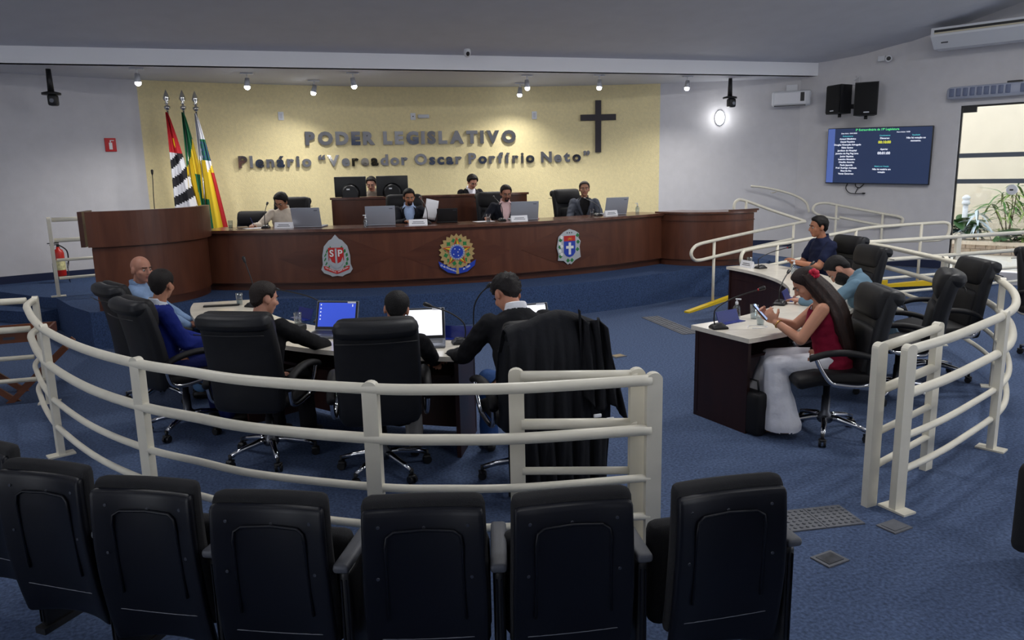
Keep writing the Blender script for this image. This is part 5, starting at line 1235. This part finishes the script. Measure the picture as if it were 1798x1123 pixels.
person('man with thinning crown in a dark suit before the blue laptop screen', x, y, 0, .45, .9, seat=.47, s=.93, lean=6, hipy=-.1, hy=-34, hp=10, RH=(.34, .42, .70), LH=(-.2, .34, .64), topc=(24, 24, 27), top='jacket', shirtc=(60, 60, 66), legc=(26, 26, 30), skinc=(196, 142, 118), hairc=(40, 33, 30), hair='fade')
x, y = .56, 4.96
person('man with close cropped black hair in black before the white laptop screen', x, y, 0, .2, .98, seat=.46, s=.91, lean=4, side=7, hipy=-.1, hy=2, hp=6, RH=(.3, .36, .68), LH=(-.2, .38, .68), topc=(22, 22, 25), top='jacket', shirtc=(30, 30, 34), legc=(150, 148, 146), skinc=(190, 134, 108), hairc=(18, 16, 16), hair='fade')
x, y = 1.42, 4.78
person('man in a black suit with white collar bent over the microphone', x, y, 0, -.02, 1, seat=.48, s=1.04, lean=20, hipy=-.1, hy=14, hp=26, RH=(.26, .56, .80), LH=(-.38, .42, .72), top='jacket', topc=(26, 26, 29), shirtc=(236, 236, 240), legc=(52, 84, 140), skinc=(190, 132, 106), hairc=(30, 26, 26), hair='curly')
# -- at the right desk
x, y = 6.36, 8.0
person('heavy set man in a navy shirt with clasped hands on the desk', x, y, 0, -1, .12, seat=.49, s=1.03, lean=9, hipy=-.04, hy=-8, hp=-2, RH=(.09, .38, .83), LH=(-.07, .40, .84), rd=(-.7, .5, .4), ld_=(.7, .5, .4), top='polo', topc=(26, 32, 58), legc=(30, 32, 44), skinc=(172, 116, 88), hairc=(20, 17, 16), hair='short', belly=.045, vox=.0075)
x, y = 4.92, 5.60
person('bearded man in a denim blue shirt leaning over the desk', x, y, 0, -.66, .75, seat=.47, s=.98, lean=27, hipy=-.12, hy=6, hp=34, RH=(.18, .52, .79), LH=(-.18, .52, .79), topc=(104, 132, 150), legc=(40, 44, 56), skinc=(190, 138, 112), hairc=(24, 21, 22), hair='fade', beard='full')
x, y = 3.80, 4.66
person('woman with long dark hair in a maroon sleeveless top and white trousers', x, y, 0, -.78, .62, seat=.49, s=.93, lean=14, hipy=-.03, hy=6, hp=24, RH=(.0, .44, .86), LH=(-.12, .38, .86), rd=(-.25, .6, .75), ld_=(.25, .6, .75), rn=(.8, .5, 0), ln=(-.9, .3, 0), top='sleeveless', topc=(128, 20, 48), legc=(226, 226, 232), skinc=(196, 140, 112), hairc=(36, 24, 22), hair='long', female=True, vox=.0065, wide=True, knees=((.12, .42, .53), (-.13, .38, .53)), feet=((.12, .5, .1), (-.17, .30, .1)), shoes=(150, 110, 84), curl=.75)
P = person.last; Hd, T = P['Hd'], P['T']
rings = []; K = 22
for c, rx, ry in ((Hd(0, -.03, .11), .04, .04), (Hd(0, -.045, .07), .088, .075), (Hd(0, -.05, .0), .108, .085), (Hd(0, -.06, -.07), .122, .09), (T(0, -.075, .46), .15, .09), (T(0, -.10, .36), .17, .085), (T(0, -.11, .24), .165, .075), (T(0, -.12, .12), .14, .065), (T(0, -.125, .02), .10, .05), (T(0, -.13, -.05), .04, .02)):
    rings.append([c+P['Rt']*rx*cos(a)*(1+.06*sin(9*a))+P['Fd']*ry*sin(a)*(1+.05*cos(11*a)) for a in [2*pi*k/44 for k in range(44)]])
rs = []
for i in range(len(rings)-1):
    for q in range(4): rs.append([a.lerp(b, q/4) for a, b in zip(rings[i], rings[i+1])])
rs.append(rings[-1])
G().loft([r[::-1] for r in rs]).build('long_hair', mat('long_hair_brown', (30, 21, 19), .5, wood=((56, 38, 32), (16, 16, 1.2)), bump=(90, .35), spec=.3), P['t'])
fl = None; RF = mat('hair_clip_red', (206, 30, 62), .6)
for k in range(6):
    a = 2*pi*k/6; G().ell(Hd(-.088+.014*cos(a), -.095+.018*cos(a), .045+.024*sin(a)), (.02, .02, .02), 8, 6).build('flower_clip_petal', RF, P['t'])
for q in (1, -1):      # bracelet / watch
    E, W = P['arm'][q]; c = E+(W-E)*.9; d = (W-E).normalized(); a_ = d.orthogonal().normalized(); b_ = d.cross(a_)
    if q < 0: G().tube([c+(a_*cos(k)+b_*sin(k))*.032 for k in [2*pi*i/16 for i in range(16)]], .004, 6, closed=True).build('bracelet', mat('gold', (212, 172, 90), .3, .9), P['t'])
ph = G().rbox((0, 0, 0), (.075, .009, .155), .004, 1); ph.box((0, -.0052, 0), (.068, .001, .146), mi=1)
o = ph.build('mobile_phone', [BLACKP, mat('phone_screen', (170, 190, 230), .3, emit=((168, 192, 236), .8))])
Wm = (P['arm'][1][1]+P['arm'][-1][1])/2+Vector((.0, .09, .06))
o.matrix_world = Matrix.Translation((x, y, 0)) @ Matrix.Rotation(face(-.78, .62), 4, 'Z') @ Matrix.Translation(Wm) @ Matrix.Rotation(radians(-42), 4, 'X'); tag(o, 'mobile phone with lit screen held by the woman', 'phone')

# ---------------------------------------------------------------- black robe draped over the chair of the bent man
rb = thing('draped_robe', 'long black robe draped over a chair back reaching the floor', 'robe', (1.41, 4.55, -.02), face(-.02, 1))
nu, nv = 60, 50; vs = []
prof = spline([(0, -.24, .82), (0, -.30, 1.0), (0, -.37, 1.155), (0, -.43, 1.205), (0, -.50, 1.165), (0, -.53, 1.0), (0, -.52, .75), (0, -.5, .5), (0, -.48, .3), (0, -.47, .13)], 8)
for j in range(nv+1):
    f = j/nv*(len(prof)-1); i0 = int(min(f, len(prof)-2)); p = prof[i0].lerp(prof[i0+1], f-i0); v = j/nv
    dn = max(0, (v-.38)/.62)
    for i in range(nu+1):
        u = i/nu-.5; wdt = .58+.14*dn*(1 if u > 0 else .5)-.16*max(0, dn-.6)
        fold = (.022*sin(u*38+2*sin(v*4))+.014*sin(u*71+1.3))*dn+.006*sin(u*30+v*9)
        shl = -.06*(abs(u)*2)**3*(1 if .12 < v < .5 else .3)+.015*sin(u*9+1)
        vs.append((u*wdt+.02*dn, p.y-fold-.05*dn*cos(u*3), p.z+shl*(1-dn*.5)+.04*min(0, u)*(1-dn)+(.05*sin(u*11) if j == nv else 0)))
RBM = mat('robe_black', (22, 23, 28), .8, bump=(50, .3), spec=.25)
o = G().add(vs, [(j*(nu+1)+i, j*(nu+1)+i+1, (j+1)*(nu+1)+i+1, (j+1)*(nu+1)+i) for j in range(nv) for i in range(nu)], 0, True).build('robe_cloth', RBM, rb); o.modifiers.new('th', 'SOLIDIFY').thickness = .008
vs = []; nu, nv = 24, 30
for j in range(nv+1):
    v = j/nv
    for i in range(nu+1):
        u = i/nu-.5; vs.append((.22+u*(.20+.06*v)+.06*v, -.53-.03*sin(u*22+v*3)-.04*v-.012*sin(u*40), 1.17-v*.52-.1*u+.03*sin(u*9)))
o = G().add(vs, [(j*(nu+1)+i, j*(nu+1)+i+1, (j+1)*(nu+1)+i+1, (j+1)*(nu+1)+i) for j in range(nv) for i in range(nu)], 0, True).build('robe_sleeve', RBM, rb); o.modifiers.new('th', 'SOLIDIFY').thickness = .008
for sx, z in ((.2, .63), (.28, .60)): G().rbox((sx, -.645, z), (.05, .012, .022), .006, 1).build('white_tag', PAPER, rb)
